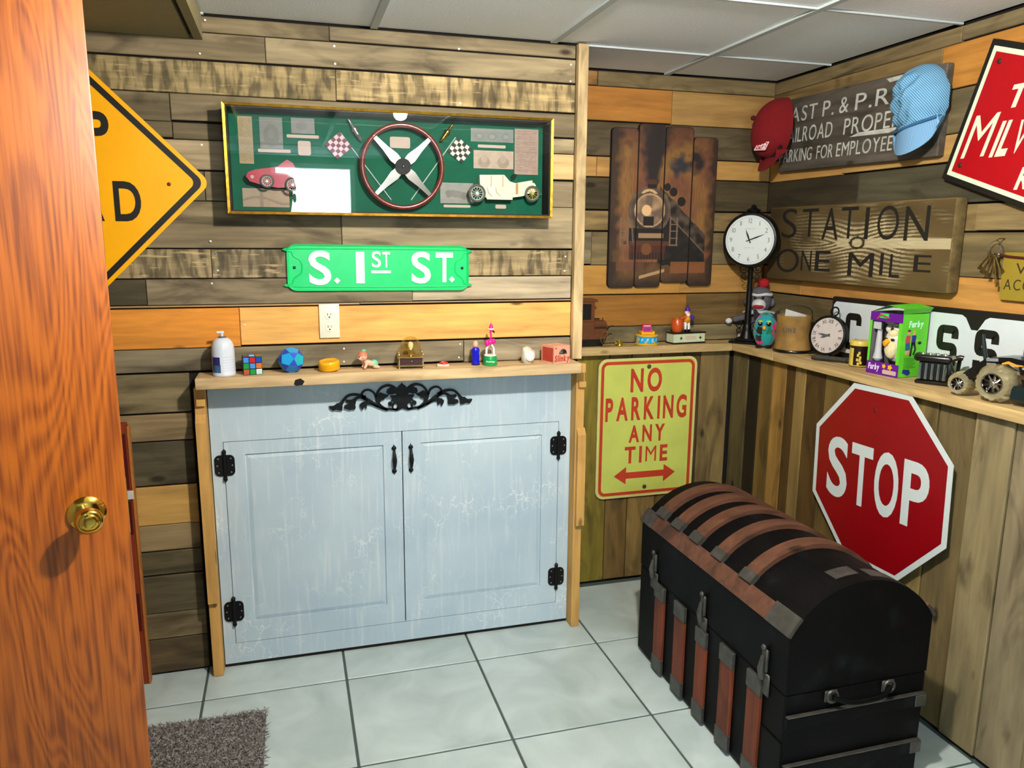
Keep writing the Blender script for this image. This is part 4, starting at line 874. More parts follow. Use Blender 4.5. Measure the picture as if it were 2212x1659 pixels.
# stop sign on the lower boards
t = wthing('stop_sign', 'red octagonal STOP sign with white border, hanging low behind the trunk', 'sign', .6486, .7155, WL, -1.7)
def octa(s):
    h = s/2; k = h*math.tan(math.pi/8); return [(-k, h), (k, h), (h, k), (h, -k), (k, -h), (-k, -h), (-h, -k), (-h, k)]
MB().prism(octa(.608), -.028, -.0255).build('sign_plate', SPAPER, t, smooth=False); MB().prism(octa(.572), -.0284, -.0278).build('red_field', STOPR, t, smooth=False)
for ch, x0, x1 in zip('STOP', (-.231, -.112, .001, .122), (-.128, -.012, .105, .226)):
    MB().text(ch, x0, x1, -.103, .102, -.0284, .0006, .022).build('sign_letter', SPAPER, t, smooth=False)
MB().sph((-.02, -.0285, .23), (.008, .002, .008), 10, 6).build('bolt', mat('dark_red_bolt', '#5e0a10', .5), t)
MB().cyl((0, -.0255, .23), (0, .001, .23), .012, n=10).cyl((0, -.0255, -.23), (0, .001, -.23), .012, n=10).build('sign_spacer', BLT, t)
# carved station board
t = wthing('station_board', 'thick carved wooden board reading STATION ONE MILE with worn pale grain', 'sign', .215, 1.327)
SB = wood('station_wood', streak=.45, stain=.4, base='#6d5b36'); bx0, bx1, bz1 = -.485, .485, .298
MB().box(bx0, bx1, -.045, -.001, 0, bz1, .008, 2).build('board', SB, t)
A1, A2, A3, A4 = [Vector(hexc(h)[:3]) for h in ('#5d4c2c', '#86724a', '#c9bb95', '#2f2512')]
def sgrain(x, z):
    kx_, kz_ = x-.06, z-.155; d = math.hypot(kx_, kz_*1.9); w = mnoise.noise((x*5, z*9, 2))
    g = math.sin((z+.035*math.exp(-(kx_/.16)**2)*(1 if kz_ > 0 else -1)*(1-min(1, abs(kz_)/.15))+w*.012)*520)
    c = A1.lerp(A4, max(0, mnoise.noise((x*6, z*10, 7)))*.8); pale = max(0, 1-math.hypot((x-.07)/.40, (z-.15)/.16)+mnoise.noise((x*9, z*14, 3))*.7)  # pale centre: worn grain plus glare around the knot painted into the colour
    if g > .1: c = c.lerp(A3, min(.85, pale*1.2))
    if abs(kz_) < .016 and x > -.05: c = c.lerp(A3, .75)
    if abs(math.hypot(kx_*.55, kz_)-.019) < .004: c = A4
    ed = min(x-bx0, bx1-x, z, bz1-z); 
    if x < -.2: c = c.lerp(A4, min(.8, (-.2-x)*2.4))  # shade beside the post clock painted into the left end
    return tuple(c)
print_plate('worn_shaded_face', t, bx0+.006, bx1-.006, .006, bz1-.006, -.0454, sgrain, 150, 120)
CARV = mat('carved_shadow', '#17120a', .8, var=.2); Xs = WR-.045
def wl_letter(ch, px0, px1, py0, py1, par, ou, ozz, X, m, yy, bold=.02, name='letter', shear=0, ext=.0006):
    pm = (py0+py1)/2; u0 = W(px0, pm, X)[0]-ou; u1 = W(px1, pm, X)[0]-ou; xm = (px0+px1)/2; z1 = W(xm, py0, X)[1]-ozz; z0 = W(xm, py1, X)[1]-ozz
    MB().text(ch, u0, u1, z0, z1, yy, ext, bold, shear=shear).build(name, m, par, smooth=False)
for ch, a_, b_, c_, d_ in (('S', 1690, 1722, 452, 514), ('T', 1733, 1767, 451, 512), ('A', 1777, 1812, 450, 517), ('T', 1817, 1853, 447, 516), ('I', 1869, 1877, 448, 517), ('O', 1896, 1942, 445, 518), ('N', 1955, 2008, 445, 520),
                           ('O', 1678, 1726, 538, 588), ('N', 1731, 1753, 541, 585), ('E', 1761, 1794, 542, 586), ('M', 1832, 1887, 546, 597), ('I', 1901, 1908, 547, 594), ('L', 1922, 1944, 549, 600), ('E', 1974, 2012, 551, 588)):
    wl_letter(ch, a_, b_, c_, d_, t, .215, 1.327, Xs, CARV, -.0456, -.008 if ch in 'STO' else 0, 'carved_letter')
# painted parking board
t = wthing('parking_board', 'grey weathered plank lettered RAILROAD PROPERTY PARKING FOR EMPLOYEES, behind two caps', 'sign', .165, 1.763, WR, 1.0)
MB().box(-.42, .42, -.03, -.001, 0, .283, .003).build('board', WEATHER, t, color='#5a534a', smooth=False)
CHK = mat('chalky_white', '#b9bcb4', .9, var=.35, scale=30); XB = WR-.03
for tx, x0, x1, z0, z1 in (('EAST', -.41, -.20, .192, .248), ('P.', -.165, -.10, .192, .248), ('&', -.07, -.02, .192, .248), ('P.R.R.', .015, .33, .192, .248), ('RAILROAD', -.41, -.1, .112, .168), ('PROPERTY', -.035, .36, .112, .168), ('PARKING', -.42, -.21, .036, .085), ('FOR', -.18, -.085, .036, .085), ('EMPLOYEES', -.065, .25, .036, .085)):
    MB().text(tx, x0, x1, z0, z1, -.03, .0006, .0, shear=.05).build('chalk_lettering', CHK, t, smooth=False)
MB().prism([(.18, .262), (.33, .27), (.32, .279), (.16, .276)], -.0305, -.03).build('white_smear', CHK, t, smooth=False); MB().prism([(0, .10), (.2, .095), (.26, .11), (.05, .112)], -.0304, -.03).build('white_smear', CHK, t, smooth=False)
# tilted red railway sign
bl = W(2033, 385, WR-.03); tl_ = W(2143, 82, WR-.03); th = 19.2
t = wthing('railway_sign', 'tilted red sign with white border and slanted white lettering, cut by the right edge', 'sign', bl[0], bl[1], WR, th)
mh = .409; mw = .82; MRED = mat('railway_red', '#a60513', .4, var=.05); MW = mat('greenish_white', '#d3e2c6', .45, var=.03)
MB().box(0, mw, -.03, -.002, 0, mh, .002).build('black_backboard', BLK, t, smooth=False)
MB().prism(rec(.017, mw-.017, .017, mh-.017), -.0312, -.029).build('white_border', MW, t, smooth=False); MB().prism(rec(.031, mw-.031, .031, mh-.031), -.0316, -.030).build('red_field', MRED, t, smooth=False)
inv = Matrix.Rotation(R(-th), 4, 'Y')
Xm = WR-.031
def mtext(s, px0, pb, pt, wid, name='sign_text'):
    u0, z0 = W(px0, pb, Xm); z1 = W(px0+30, pt, Xm)[1]; u0 -= bl[0]; z0 -= bl[1]; z1 -= bl[1]
    MB().text(s, u0, u0+wid, z0, z1, -.0316, .0006, .035, gap=.1, shear=.36).xf(inv).build(name, MW, t, smooth=False)
mtext('THE', 2171.5, 233, 181, .17); mtext('M', 2075, 343, 247, .083); mtext('ROAD', 2190, 408, 360, .22)
u0, z0 = W(2137, 337, Xm); z1 = W(2165, 262, Xm)[1]; MB().text('ILWAUKEE', u0-bl[0], u0-bl[0]+.40, z0-bl[1], z1-bl[1], -.0316, .0006, .035, gap=.1, shear=.36).xf(inv).build('sign_text', MW, t, smooth=False)
for a_, b_ in ((.055, .055), (.055, mh-.055), (mw-.055, .055), (mw-.055, mh-.055)): MB().sph((a_, -.032, b_), (.008, .004, .008), 12, 8).build('bolt', mat('rusty_bolt', '#3a2c22', .6, .4), t)
# crossing board
t = wthing('crossing_board', 'long white railway board lettered CROSSING in black, behind the ledge toys', 'sign', .80, 1.058, WR-.004, -.4)
XC = WR-.028; hw = .655
MB().box(-hw, hw, -.022, -.003, 0, .226, .006, 2).build('board', BLK, t); CRW = mat('crossing_white', '#cfd9de', .45, var=.03)
fld = [(-hw+.026, .02), (hw-.026, .02), (hw-.013, .032), (hw-.013, .195), (hw-.026, .208), (.05, .208), (.035, .2), (.012, .165), (-.012, .165), (-.035, .2), (-.05, .208), (-hw+.026, .208), (-hw+.013, .195), (-hw+.013, .032)]
MB().prism(fld, -.0226, -.021).build('white_field', CRW, t, smooth=False)
def rounded(pts, r=.16, n=4):
    out = [pts[0]]
    for a_, b_, c_ in zip(pts, pts[1:], pts[2:]):
        A, B, C = Vector(a_), Vector(b_), Vector(c_); d1 = (A-B); d2 = (C-B); rr2 = min(r, d1.length*.5, d2.length*.5); p, q_ = B+d1.normalized()*rr2, B+d2.normalized()*rr2
        for i in range(n+1): tt = i/n; out.append(tuple(p*(1-tt)**2+B*2*tt*(1-tt)+q_*tt*tt))
    return out+[pts[-1]]
ST = {'C': [[(1, .72), (1, 1), (0, 1), (0, 0), (1, 0), (1, .28)]], 'S': [[(1, .75), (1, 1), (0, 1), (0, .5), (1, .5), (1, 0), (0, 0), (0, .25)]], 'O': [[(.5, 1), (0, 1), (0, 0), (1, 0), (1, 1), (.5, 1)]], 'I': [[(.5, 1.1), (.5, -.1)]],
      'R': [[(0, -.1), (0, 1), (1, 1), (1, .5), (0, .5)], [(.45, .5), (1, -.1)]], 'N': [[(0, -.1), (0, 1.0), (1, 0), (1, 1.1)]], 'G': [[(1, .72), (1, 1), (0, 1), (0, 0), (1, 0), (1, .45), (.55, .45)]]}
cu = [W(1842, 710, XC)[0]-.80, None, None, W(2046, 730, XC)[0]-.80, W(2131, 740, XC)[0]-.80, None, None, None]
st = cu[4]-cu[3]; cu[1] = cu[0]+(cu[3]-cu[0])*.37; cu[2] = cu[0]+(cu[3]-cu[0])*.70; cu[5] = cu[4]+st*.95; cu[6] = cu[4]+st*1.85; cu[7] = cu[4]+st*2.9
for ch, u in zip('CROSSING', cu):
    b = MB(); w_, z0_, z1_ = .058, .048, .158
    for k_, s_ in enumerate(ST[ch]): b.ribbon([(u-w_/2+a_*w_, z0_+c_*(z1_-z0_)) for a_, c_ in rounded(s_)], .026, -.0229-.0001*k_, -.0222)
    b.build('block_letter', BLK, t, smooth=False)
# caps
def cap_crown(b, rx, rz, dep, n=28, m=10, flat=.0):
    vs = []; fs = []
    for j in range(m+1):
        a_ = math.pi/2*j/m
        for i in range(n):
            th_ = 2*math.pi*i/n; vs.append((rx*math.cos(a_)*math.cos(th_), -dep*math.sin(a_)**.9, rz*math.cos(a_)*math.sin(th_)))
    for j in range(m):
        for i in range(n): q_ = (i+1) % n; fs.append((j*n+i, j*n+q_, (j+1)*n+q_, (j+1)*n+i))
    return b.geo(vs, fs)
REDC = mat('red_felt', '#74060f', .95, var=.12, scale=40, bump=.2); DRK = mat('dark_lining', '#1a0507', .95, var=0)
def brim(b, w, L, th_, n=14, m=6, y0=-.03, droop=.03, z0=0, curl=.02):
    vs = []; fs = []
    for s_ in (0, 1):
        for j in range(m+1):
            v = j/m
            for i in range(n+1):
                a_ = math.pi*(i/n); x = -w*math.cos(a_)*(1-.06*v); z = z0-(L*math.sin(a_)**.6)*v-.0*(1-v); y = y0-droop*v+curl*(x/w)**2-s_*th_; vs.append((x, y, z))
    k_ = (m+1)*(n+1)
    for s_ in (0, 1):
        for j in range(m):
            for i in range(n): a_ = s_*k_+j*(n+1)+i; fs.append((a_, a_+1, a_+n+2, a_+n+1))
    for i in range(n): a_ = m*(n+1)+i; fs.append((a_, a_+1, a_+1+k_, a_+k_))
    for j in range(m):
        for i in (0, n): a_ = j*(n+1)+i; fs.append((a_, a_+n+1, a_+n+1+k_, a_+k_))
    return b.geo(vs, fs)
t = thing('baseball_cap', 'red felt baseball cap with small pink badge hanging in the corner', 'cap', (WR-.075, .175, 1.935), rot=(0, R(4), R(-102)))
b = MB(); cap_crown(b, .092, .118, .125); 
for v in b.bm.verts:
    if v.co.z < 0: v.co.y -= .03*(-v.co.z/.118)*(1 if v.co.y < -.01 else .3)
    v.co.z += .01*math.sin(v.co.x*40)*.3
b.build('cap_crown', REDC, t); b = MB(); brim(b, .085, .085, .004, y0=-.035, droop=.045, z0=-.085, curl=.035); b.build('cap_brim', REDC, t)
MB().tube([(.085*math.cos(R(a_)), -.036-.012*math.sin(R(a_)), -.06-.055*math.sin(R(a_))) for a_ in range(10, 171, 10)], .006, 6).build('cap_band', DRK, t)
MB().sph((-.03, -.118, .04), (.01, .01, .01), 10, 8).build('cap_button', mat('dark_red', '#4a060c', .8), t)
bd_ = MB().prism([(-.034, -.024), (.022, -.024), (.03, .010), (-.022, .010)], -.002, 0).build('badge', mat('badge_pink', '#b8405a', .6), t, (.046, -.098, -.066), rot=(R(-18), 0, R(30)), smooth=False)
MB().text('M2', -.02, .018, -.017, .004, -.002, .001, .06, shear=.2).ring([(-.034, -.024), (.022, -.024), (.03, .010), (-.022, .010)], [(-.030, -.021), (.019, -.021), (.026, .007), (-.019, .007)], -.003, -.002).build('badge_mark', PWH, bd_, smooth=False)
def stripes(name, a_, c_, sc_):
    m, N, L, b = nt(name); tc = N.new('ShaderNodeTexCoord'); w_ = N.new('ShaderNodeTexWave'); w_.wave_type = 'BANDS'; w_.bands_direction = 'DIAGONAL' if sc_ < 0 else 'X'
    w_.inputs['Scale'].default_value = abs(sc_); w_.inputs['Distortion'].default_value = .6; w_.inputs['Detail'].default_value = 1; L.new(tc.outputs['Object'], w_.inputs['Vector'])
    r = N.new('ShaderNodeValToRGB'); r.color_ramp.elements[0].color = hexc(a_); r.color_ramp.elements[0].position = .35; r.color_ramp.elements[1].color = hexc(c_); r.color_ramp.elements[1].position = .6; L.new(w_.outputs['Fac'], r.inputs[0]); L.new(r.outputs[0], b.inputs['Base Color']); b.inputs['Roughness'].default_value = .85; return m
S1 = stripes('hickory_stripe', '#3a7ba6', '#86b4d6', -58); S2 = stripes('hickory_stripe_brim', '#4683b4', '#90b8da', 70)
t = thing('striped_cap', 'pale blue pinstriped railwayman cap with rumpled crown, hanging over the grey board', 'cap', (WR-.032, .0, 1.0), rot=(0, R(-10), R(-90)))
uc, zc = W(1976, 226, WR-.08); t.location = (WR-.032, -uc+.012, zc+.01); t.scale = (.9, .9, .9)
b = MB(); cap_crown(b, .112, .132, .095, 64, 28)
for v in b.bm.verts:
    f = max(0, -v.co.y/.095); n = mnoise.noise((v.co.x*13+v.co.z*9, v.co.z*24-v.co.x*6, 2.3)); n2 = mnoise.noise((v.co.x*26-v.co.z*14, v.co.z*40, 7.7)); v.co.y += (.032*abs(n)-.012+n2*.015)*f; v.co.x += n2*.006
    if v.co.z < -.06: v.co.x *= .93
b.build('cap_crown', S1, t); b = MB(); brim(b, .108, .112, .0035, 18, 7, y0=-.072, droop=.016, z0=-.074, curl=.05); b.build('cap_brim', S2, t)
MB().tube([(.102*math.cos(R(a_)), -.03-.048*math.sin(R(a_)), -.078-.012*math.sin(R(a_))) for a_ in range(0, 181, 10)], .0055, 6).build('cap_band', mat('shadow_blue', '#2c5f86', .9), t)
# keys and tag
uk, zk = W(2152, 520, WR-.02); t = wthing('key_ring', 'steel ring holding a bunch of old brass keys on a hook, beside the yellow tag', 'keys', uk, zk)
OB = mat('old_brass', '#7d6636', .35, .85, var=.3); STL = mat('steel_ring', '#9a9b98', .3, .9, var=0)
MB().tube([(.022*math.cos(i*.2618), -.024+.004*math.sin(i*.26), -.022+.022*math.sin(i*.2618)) for i in range(24)], .0012, 6, True).build('ring', STL, t)
MB().tube(cr([(.01, .0, .006), (.01, -.02, .006), (.008, -.026, -.001), (.006, -.024, .004)], 4), .0018, 6).build('hook', OB, t)
for i, (a_, ln) in enumerate(((-40, .06), (-22, .062), (-8, .066), (4, .055), (12, .095), (28, .058))):
    c, s = math.cos(R(a_)), math.sin(R(a_)); y = -.022-.003*(i % 3); k0 = Vector((.02*s*.9, y, -.022-.02*c)); d = Vector((s, 0, -c)); w_ = Vector((c, 0, s)); b = MB()
    b.tube([tuple(k0+d*.004+(d*math.cos(q_*.6283)+w_*math.sin(q_*.6283))*.0065) for q_ in range(10)], .0018, 6, True); b.cyl(tuple(k0+d*.010), tuple(k0+d*ln), .0026, n=8)
    e_ = k0+d*(ln-.008); b.geo([tuple(e_+w_*p+d*q_+Vector((0, yy, 0))) for yy in (-.0015, .0015) for p, q_ in ((0, -.005), (.009, -.005), (.009, .006), (0, .006))], [(0, 1, 2, 3), (7, 6, 5, 4), (0, 4, 5, 1), (1, 5, 6, 2), (2, 6, 7, 3), (3, 7, 4, 0)])
    b.build('key', OB, t)
u0, z1 = W(2166, 545, WR-.02); z0 = W(2166, 648, WR-.02)[1]; t = wthing('yellow_tag', 'mustard yellow tag card hand-lettered VIP ACCESS beside the key bunch', 'tag', u0, z0)
hz = z1-z0; MB().prism(rrect(0, .23, 0, hz, .01, 4), -.014, -.002).build('tag_card', mat('mustard_card', '#8f7a20', .7, var=.12, scale=12), t, smooth=False)
MB().text('VIP', .045, .13, hz*.56, hz*.78, -.014, .0006, -.005, gap=.2).text('ACCESS', .012, .16, hz*.22, hz*.44, -.014, .0006, -.005, gap=.2).build('tag_lettering', mat('tag_ink', '#2a2410', .8), t, smooth=False)
MB().tube([(-.012, -.02, hz-.006), (.02, -.018, hz-.012), (.09, -.017, hz-.016)], .0035, 8).build('tag_strap', mat('maroon_strap', '#4a1210', .5), t); MB().sph((-.012, -.021, hz-.006), .005, 10, 8).build('tag_snap', CHR, t)

# ================================================================== THINGS ON THE LEDGE
WBR = mat('walnut_toy', '#5d3212', .5, var=.25, scale=18, stretch=(1, 5, 5)); BLKP = mat('black_plastic', '#0a0b0b', .3, var=0, coat=.3)
t = thing('wooden_truck', 'brown wooden toy truck with dark cab window, half hidden behind the corner post', 'toy', (.135, .305, ZL))
MB().box(-.11, .075, -.028, .028, .002, .03).build('chassis', BLKP, t, smooth=False)
MB().box(-.12, .035, -.0345, .0345, .03, .105, .002).build('cab_body', WBR, t, smooth=False)
MB().ring(rec(-.12, .033, .105, .185), rec(-.10, .018, .112, .176), -.0345, .034).build('cab_frame', WBR, t, smooth=False)
MB().box(-.1, .018, -.028, .03, .1055, .176).build('cab_window', BACKING, t, smooth=False)
MB().box(-.125, .045, -.038, .038, .1855, .195, .002).build('cab_roof', WBR, t, smooth=False)
MB().prism([(.0355, .03), (.088, .03), (.098, .07), (.098, .082), (.085, .105), (.0355, .105)], -.026, .026).build('bonnet', WBR, t, smooth=False)
MB().box(.0355, .09, -.029, -.0262, .074, .082).tube([(.075, -.02, .105), (.075, -.02, .118)], .002, 6).tube([(.09, -.03, .07), (.105, -.032, .083), (.12, -.03, .084)], .003, 6).box(.036, .055, -.034, -.027, .112, .118).build('trim', mat('dark_walnut', '#2c1508', .45), t, smooth=False)
for x in (-.07, .055): MB().lathe([(0, 0), (.026, 0), (.028, .002), (.028, .008), (.026, .01), (0, .01)], 22, Matrix.Translation((x, .0395, .0285)) @ Matrix.Rotation(R(90), 4, 'X')).build('truck_wheel', WBR, t)
t = thing('brass_ornament', 'small brass ornament with thin spoked wheel and round cup in front of the wooden truck', 'ornament', (.242, .268, ZL), 8)
OBR = mat('antique_brass', '#8d7a48', .35, .45, var=.2); YB_ = mat('bright_brass', '#c9b437', .25, .9, var=.05)
r_ = .031
MB().tube([(-.018+r_*math.cos(i*.2244), 0, .0335+r_*math.sin(i*.2244)) for i in range(28)], .0012, 6, True).build('spoked_wheel', OBR, t)
b = MB()
for i in range(5): b.cyl((-.018, 0, .0335), (-.018+r_*math.cos(i*1.2566+.4), 0, .0335+r_*math.sin(i*1.2566+.4)), .0008, n=5)
b.build('spokes', OBR, t); b = MB(); b.tube([(-.018+.028*math.cos(i*.2618), .013*math.sin(i*.2618), .0014) for i in range(24)], .0012, 6, True); b.tube(cr([(-.03, -.004, .0014), (-.018, 0, .0335), (-.012, -.003, .0014)], 4), .001, 6); b.build('stand', OBR, t)
MB().tube(cr([(-.002, -.004, .004), (.012, -.006, .010), (.022, -.006, .012)], 4), .0028, 8).sph((.022, -.006, .012), (.007, .006, .006), 12, 8).build('arm', OBR, t)
MB().lathe([(0, .001), (.013, .001), (.0145, .003), (.0135, .005), (.0135, .017), (.015, .019), (.015, .021), (.013, .021), (.012, .006), (0, .006)], 22).build('cup', YB_, t, (.042, 0, 0)); MB().tube([(.062+.009*math.cos(i*.4), -.002, .0135+.009*math.sin(i*.4)) for i in range(16)], .0014, 6, True).build('finger_ring', OBR, t)
# drum-shaped toy with little chair
TBL = mat('toy_blue', '#1d9fd6', .4, coat=.2, var=.03); TYE = mat('toy_yellow', '#eab21a', .35, coat=.2, var=.03); TPK = mat('toy_pink', '#cf3a5a', .4, var=.1)
t = thing('music_toy', 'round blue and yellow music toy with pink screen on its top', 'toy', (.415, .290, ZL), -8)
MB().lathe([(0, 0), (.047, 0), (.0495, .003), (.0495, .006), (.047, .008), (0, .008)], 32).build('yellow_base', TYE, t); MB().lathe([(.046, .008), (.046, .038), (0, .038)], 32).build('blue_drum', TBL, t); MB().lathe([(.0475, .0375), (.0475, .042), (.044, .044), (0, .044)], 32).build('yellow_top', TYE, t)
b = MB()
for a_ in (-62, -40, -12, 15, 42): arcpatch(b, .0466, a_-7, a_+4, .014 if a_ % 2 else .018, .03, 4, .006)
b.build('painted_clouds', mat('pale_cloud', '#9fc3d6', .5), t); b = MB()
for a_ in (-22, 24): arcpatch(b, .0468, a_-5, a_+5, .009, .018, 5)
arcpatch(b, .0468, -82, -66, .009, .034, 5).build('painted_suns', TYE, t)
s_ = MB().box(-.028, .024, -.02, .018, .044, .053, .003).box(-.030, -.022, -.024, .018, .044, .058, .002).box(.019, .027, -.024, .018, .044, .058, .002).build('yellow_seat', TYE, t, smooth=False)
MB().prism([(-.024, .053), (.022, .053), (.015, .085), (-.019, .085)], -.004, .016).build('pink_back', TPK, t, smooth=False); MB().box(-.018, .014, -.0052, -.004, .076, .082).box(-.016, .014, -.0052, -.004, .058, .072).build('screen_print', mat('screen_mauve', '#8a2f86', .4), t, smooth=False); MB().box(-.017, .013, -.0056, -.0045, .0775, .0805).build('screen_line', PWH, t, smooth=False)
# mechanical bank with a gnome
t = thing('gnome_bank', 'gnome figure leaning on an orange barrel on a cream and black box', 'figurine', (.602, .297, ZL), 6)
MB().box(-.083, .083, -.031, .031, 0, .006, .002).box(-.083, .083, -.031, .031, .043, .049, .002).build('black_rims', BLKP, t, smooth=False); bx = MB().box(-.079, .079, -.028, .028, .006, .043, .001).build('cream_box', mat('cream_paint', '#c9d0b0', .45, var=.05), t, smooth=False)
b = MB()
for x in (-.042, .055): b.prism([(x+(.009 if i % 2 == 0 else .004)*math.cos(i*math.pi/4), .0245+(.009 if i % 2 == 0 else .004)*math.sin(i*math.pi/4)) for i in range(8)], -.0286, -.028)
b.build('box_ornaments', mat('dark_green_print', '#28402c', .5), bx, smooth=False); b = MB()
for z in (.029, .024, .019): b.box(-.02, .035, -.0284, -.028, z, z+.0016)
b.build('box_lines', mat('faint_red_print', '#c98f7c', .5), bx, smooth=False)
ORG = mat('orange_gloss', '#c4511c', .25, coat=.5, var=.05)
MB().lathe([(0, 0), (.019, .001), (.025, .014), (.0265, .03), (.024, .046), (.02, .054), (.0205, .057), (.017, .057), (.0165, .053), (0, .052)], 26).build('barrel', ORG, t, (-.046, 0, .049))
g_ = MB().sph((0.002, 0, .102), (.0165, .014, .019), 18, 12).build('gnome_coat', mat('gnome_yellow', '#d18a12', .4), t)
for s_ in (-1, 1): MB().tube([(.002+s_*.008, 0, .09), (.003+s_*.0085, -.002, .068), (.003+s_*.0085, -.002, .058)], [.007, .0055, .005], 10).build('gnome_leg', PWH, g_); MB().sph((.003+s_*.009, -.006, .0545), (.006, .011, .0055), 12, 8).build('gnome_boot', BLKP, g_)
MB().tube([(.0, -.004, .113), (-.02, -.008, .108), (-.036, -.004, .109)], [.006, .005, .004], 8).build('gnome_arm', ORG, g_); MB().tube([(.012, -.004, .113), (.024, -.008, .103), (.02, -.013, .095)], [.006, .005, .004], 8).sph((.026, -.004, .11), (.008, .008, .013), 12, 8).build('gnome_sleeve', mat('gnome_purple', '#3c1f86', .5), g_)
h_ = MB().sph((.003, -.001, .13), (.0105, .0105, .012), 16, 12).sph((.003, -.011, .129), (.003, .003, .003), 8, 6).build('gnome_head', mat('gnome_skin', '#d8a283', .5), t); MB().sph((.003, -.007, .122), (.009, .006, .009), 14, 8).sph((-.005, -.001, .131), (.004, .009, .009), 10, 8).build('gnome_beard', PWH, h_); MB().lathe([(.0118, 0), (.011, .006), (.007, .016), (.002, .025), (0, .026)], 18).build('gnome_hat', mat('gnome_hat', '#45198a', .5), h_, (.003, 0, .137))
# street clock
t = thing('post_clock', 'tall black station clock on scrolled post with round white dial reading ten past eleven', 'clock', (.846, .214, ZL), rz=-50)
BLM = mat('black_cast_iron', '#090b0b', .4, .3, var=.1)
MB().box(-.068, .068, -.03, .03, 0, .012, .003).box(-.042, .042, -.026, .026, .012, .025, .003).lathe([(.03, .025), (.024, .045), (.018, .06), (.02, .07), (.0135, .085)], 16).build('base', BLM, t)
MB().lathe([(.0135, .08), (.0115, .2), (.0105, .32), (.015, .33), (.0115, .34), (.02, .352)], 18).build('post', BLM, t)
def scroll(b, x, z, s, dz, r0=.02, turns=1.4):
    pts = []
    for i in range(26):
        f = i/25; a_ = f*turns*2*math.pi; r = r0*(1-.72*f); pts.append((x+s*(r0-r*math.cos(a_)), 0, z+dz*r*math.sin(a_)))
    b.tube(pts, .0022, 6)
for s_ in (-1, 1):
    for a_ in ((s_*.01, .318, s_, -1), (s_*.012, .286, s_, -1, .014), (s_*.016, .078, s_, 1, .018), (s_*.02, .052, s_, 1, .014)): b = MB(); scroll(b, *a_); b.build('scroll', BLM, t)
hd = link('clock_head', None, t, (0, -.012, .437)); rr2 = .110
MB().lathe([(0, .022), (.075, .022), (rr2, .016), (rr2+.004, .01), (rr2+.004, -.025), (rr2, -.034), (rr2-.006, -.036), (rr2-.009, -.03), (rr2-.009, .0), (0, .0)], 40, Matrix.Rotation(R(-90), 4, 'X')).build('clock_case', BLM, hd)
MB().lathe([(0, 0), (.1005, 0), (.1005, .002), (0, .002)], 40, Matrix.Translation((0, -.030, 0)) @ Matrix.Rotation(R(90), 4, 'X')).build('dial', mat('dial_white', '#d3d9d8', .4, var=.02), hd, smooth=False)
b = MB(); DN = mat('dial_grey', '#4f5552', .6, var=0)
for h_ in range(1, 13):
    a_ = R(90-30*h_); x, z = .078*math.cos(a_), .078*math.sin(a_); s_ = str(h_); b.text(s_, x, None, z-.009, z+.009, -.032, .0004, -.01, gap=.1)
b.build('numerals', DN, hd, smooth=False); MB().ring(circ(0, 0, .094), circ(0, 0, .0925), -.0324, -.032).ring(circ(0, 0, .012), circ(0, 0, .0112), -.0324, -.032).text('LONDON', -.02, .02, .043, .049, -.032, .0004, -.01).text('KENSINGTON', -.02, .02, -.034, -.030, -.032, .0004, -.01).build('dial_rings', mat('dial_faint', '#a9b1ae', .6, var=0), hd, smooth=False)
def hand(b, ang, L_, w_, y=-.0335, ox_=0):
    a_ = R(90-ang); d = Vector((math.cos(a_), math.sin(a_))); n_ = Vector((-d.y, d.x)); P = [d*-.014+n_*w_*.5, d*L_*.45+n_*w_, d*L_, d*L_*.45-n_*w_, d*-.014-n_*w_*.5]; b.prism([(p.x+ox_, p.y) for p in P], y-.001, y)
b = MB(); hand(b, 338, .047, .0035); hand(b, 69, .068, .0028, -.0346); b.prism(circ(0, 0, .004, n=12), -.036, -.0335); b.build('clock_hands', mat('hand_black', '#1c2220', .4, var=0), hd, smooth=False)
MB().lathe([(.025, 0), (.03, .01), (.012, .02), (.008, .03), (0, .034)], 16).sph((-.114, 0, -.115), (.008, .008, .008), 10, 6).build('finial', BLM, hd, (0, 0, .112))
# sock monkey
SG = mat('grey_knit', '#55535a', .95, var=.3, scale=120, bump=.5); SW = mat('white_knit', '#c9c7c6', .95, var=.15, scale=100, bump=.4); SR = mat('red_wool', '#a3121f', .95, var=.2, scale=90, bump=.6)
t = thing('sock_monkey', 'grey knitted sock monkey with red bobble hat and white collar behind the clock post', 'soft toy', (.945, .283, ZL), -38); t.scale = (1.08, 1.08, 1.08)
J = {'p': (0, 0, .035, .036), 'b': (0, 0, .08, .037), 'c': (0, 0, .11, .03), 'n': (0, 0, .128, .022), 'sl': (-.03, -.006, .105, .016), 'el': (-.07, -.02, .092, .013), 'hl': (-.10, -.028, .084, .012), 'sr': (.03, -.006, .105, .016), 'er': (.062, -.02, .1, .013), 'hr': (.085, -.03, .104, .012),
     'l1': (-.026, -.012, .022, .02), 'l2': (-.05, -.03, .018, .0165), 'r1': (.026, -.012, .022, .02), 'r2': (.045, -.03, .018, .0165)}
skin('body', J, [('p', 'b'), ('b', 'c'), ('c', 'n'), ('c', 'sl'), ('sl', 'el'), ('el', 'hl'), ('c', 'sr'), ('sr', 'er'), ('er', 'hr'), ('p', 'l1'), ('l1', 'l2'), ('p', 'r1'), ('r1', 'r2')], SG, t)
hd = MB().sph((0, -.004, .162), (.047, .04, .043), 24, 16).sph((-.047, .006, .158), (.014, .012, .017), 12, 8).sph((.047, .006, .158), (.014, .012, .017), 12, 8).build('head', SG, t)
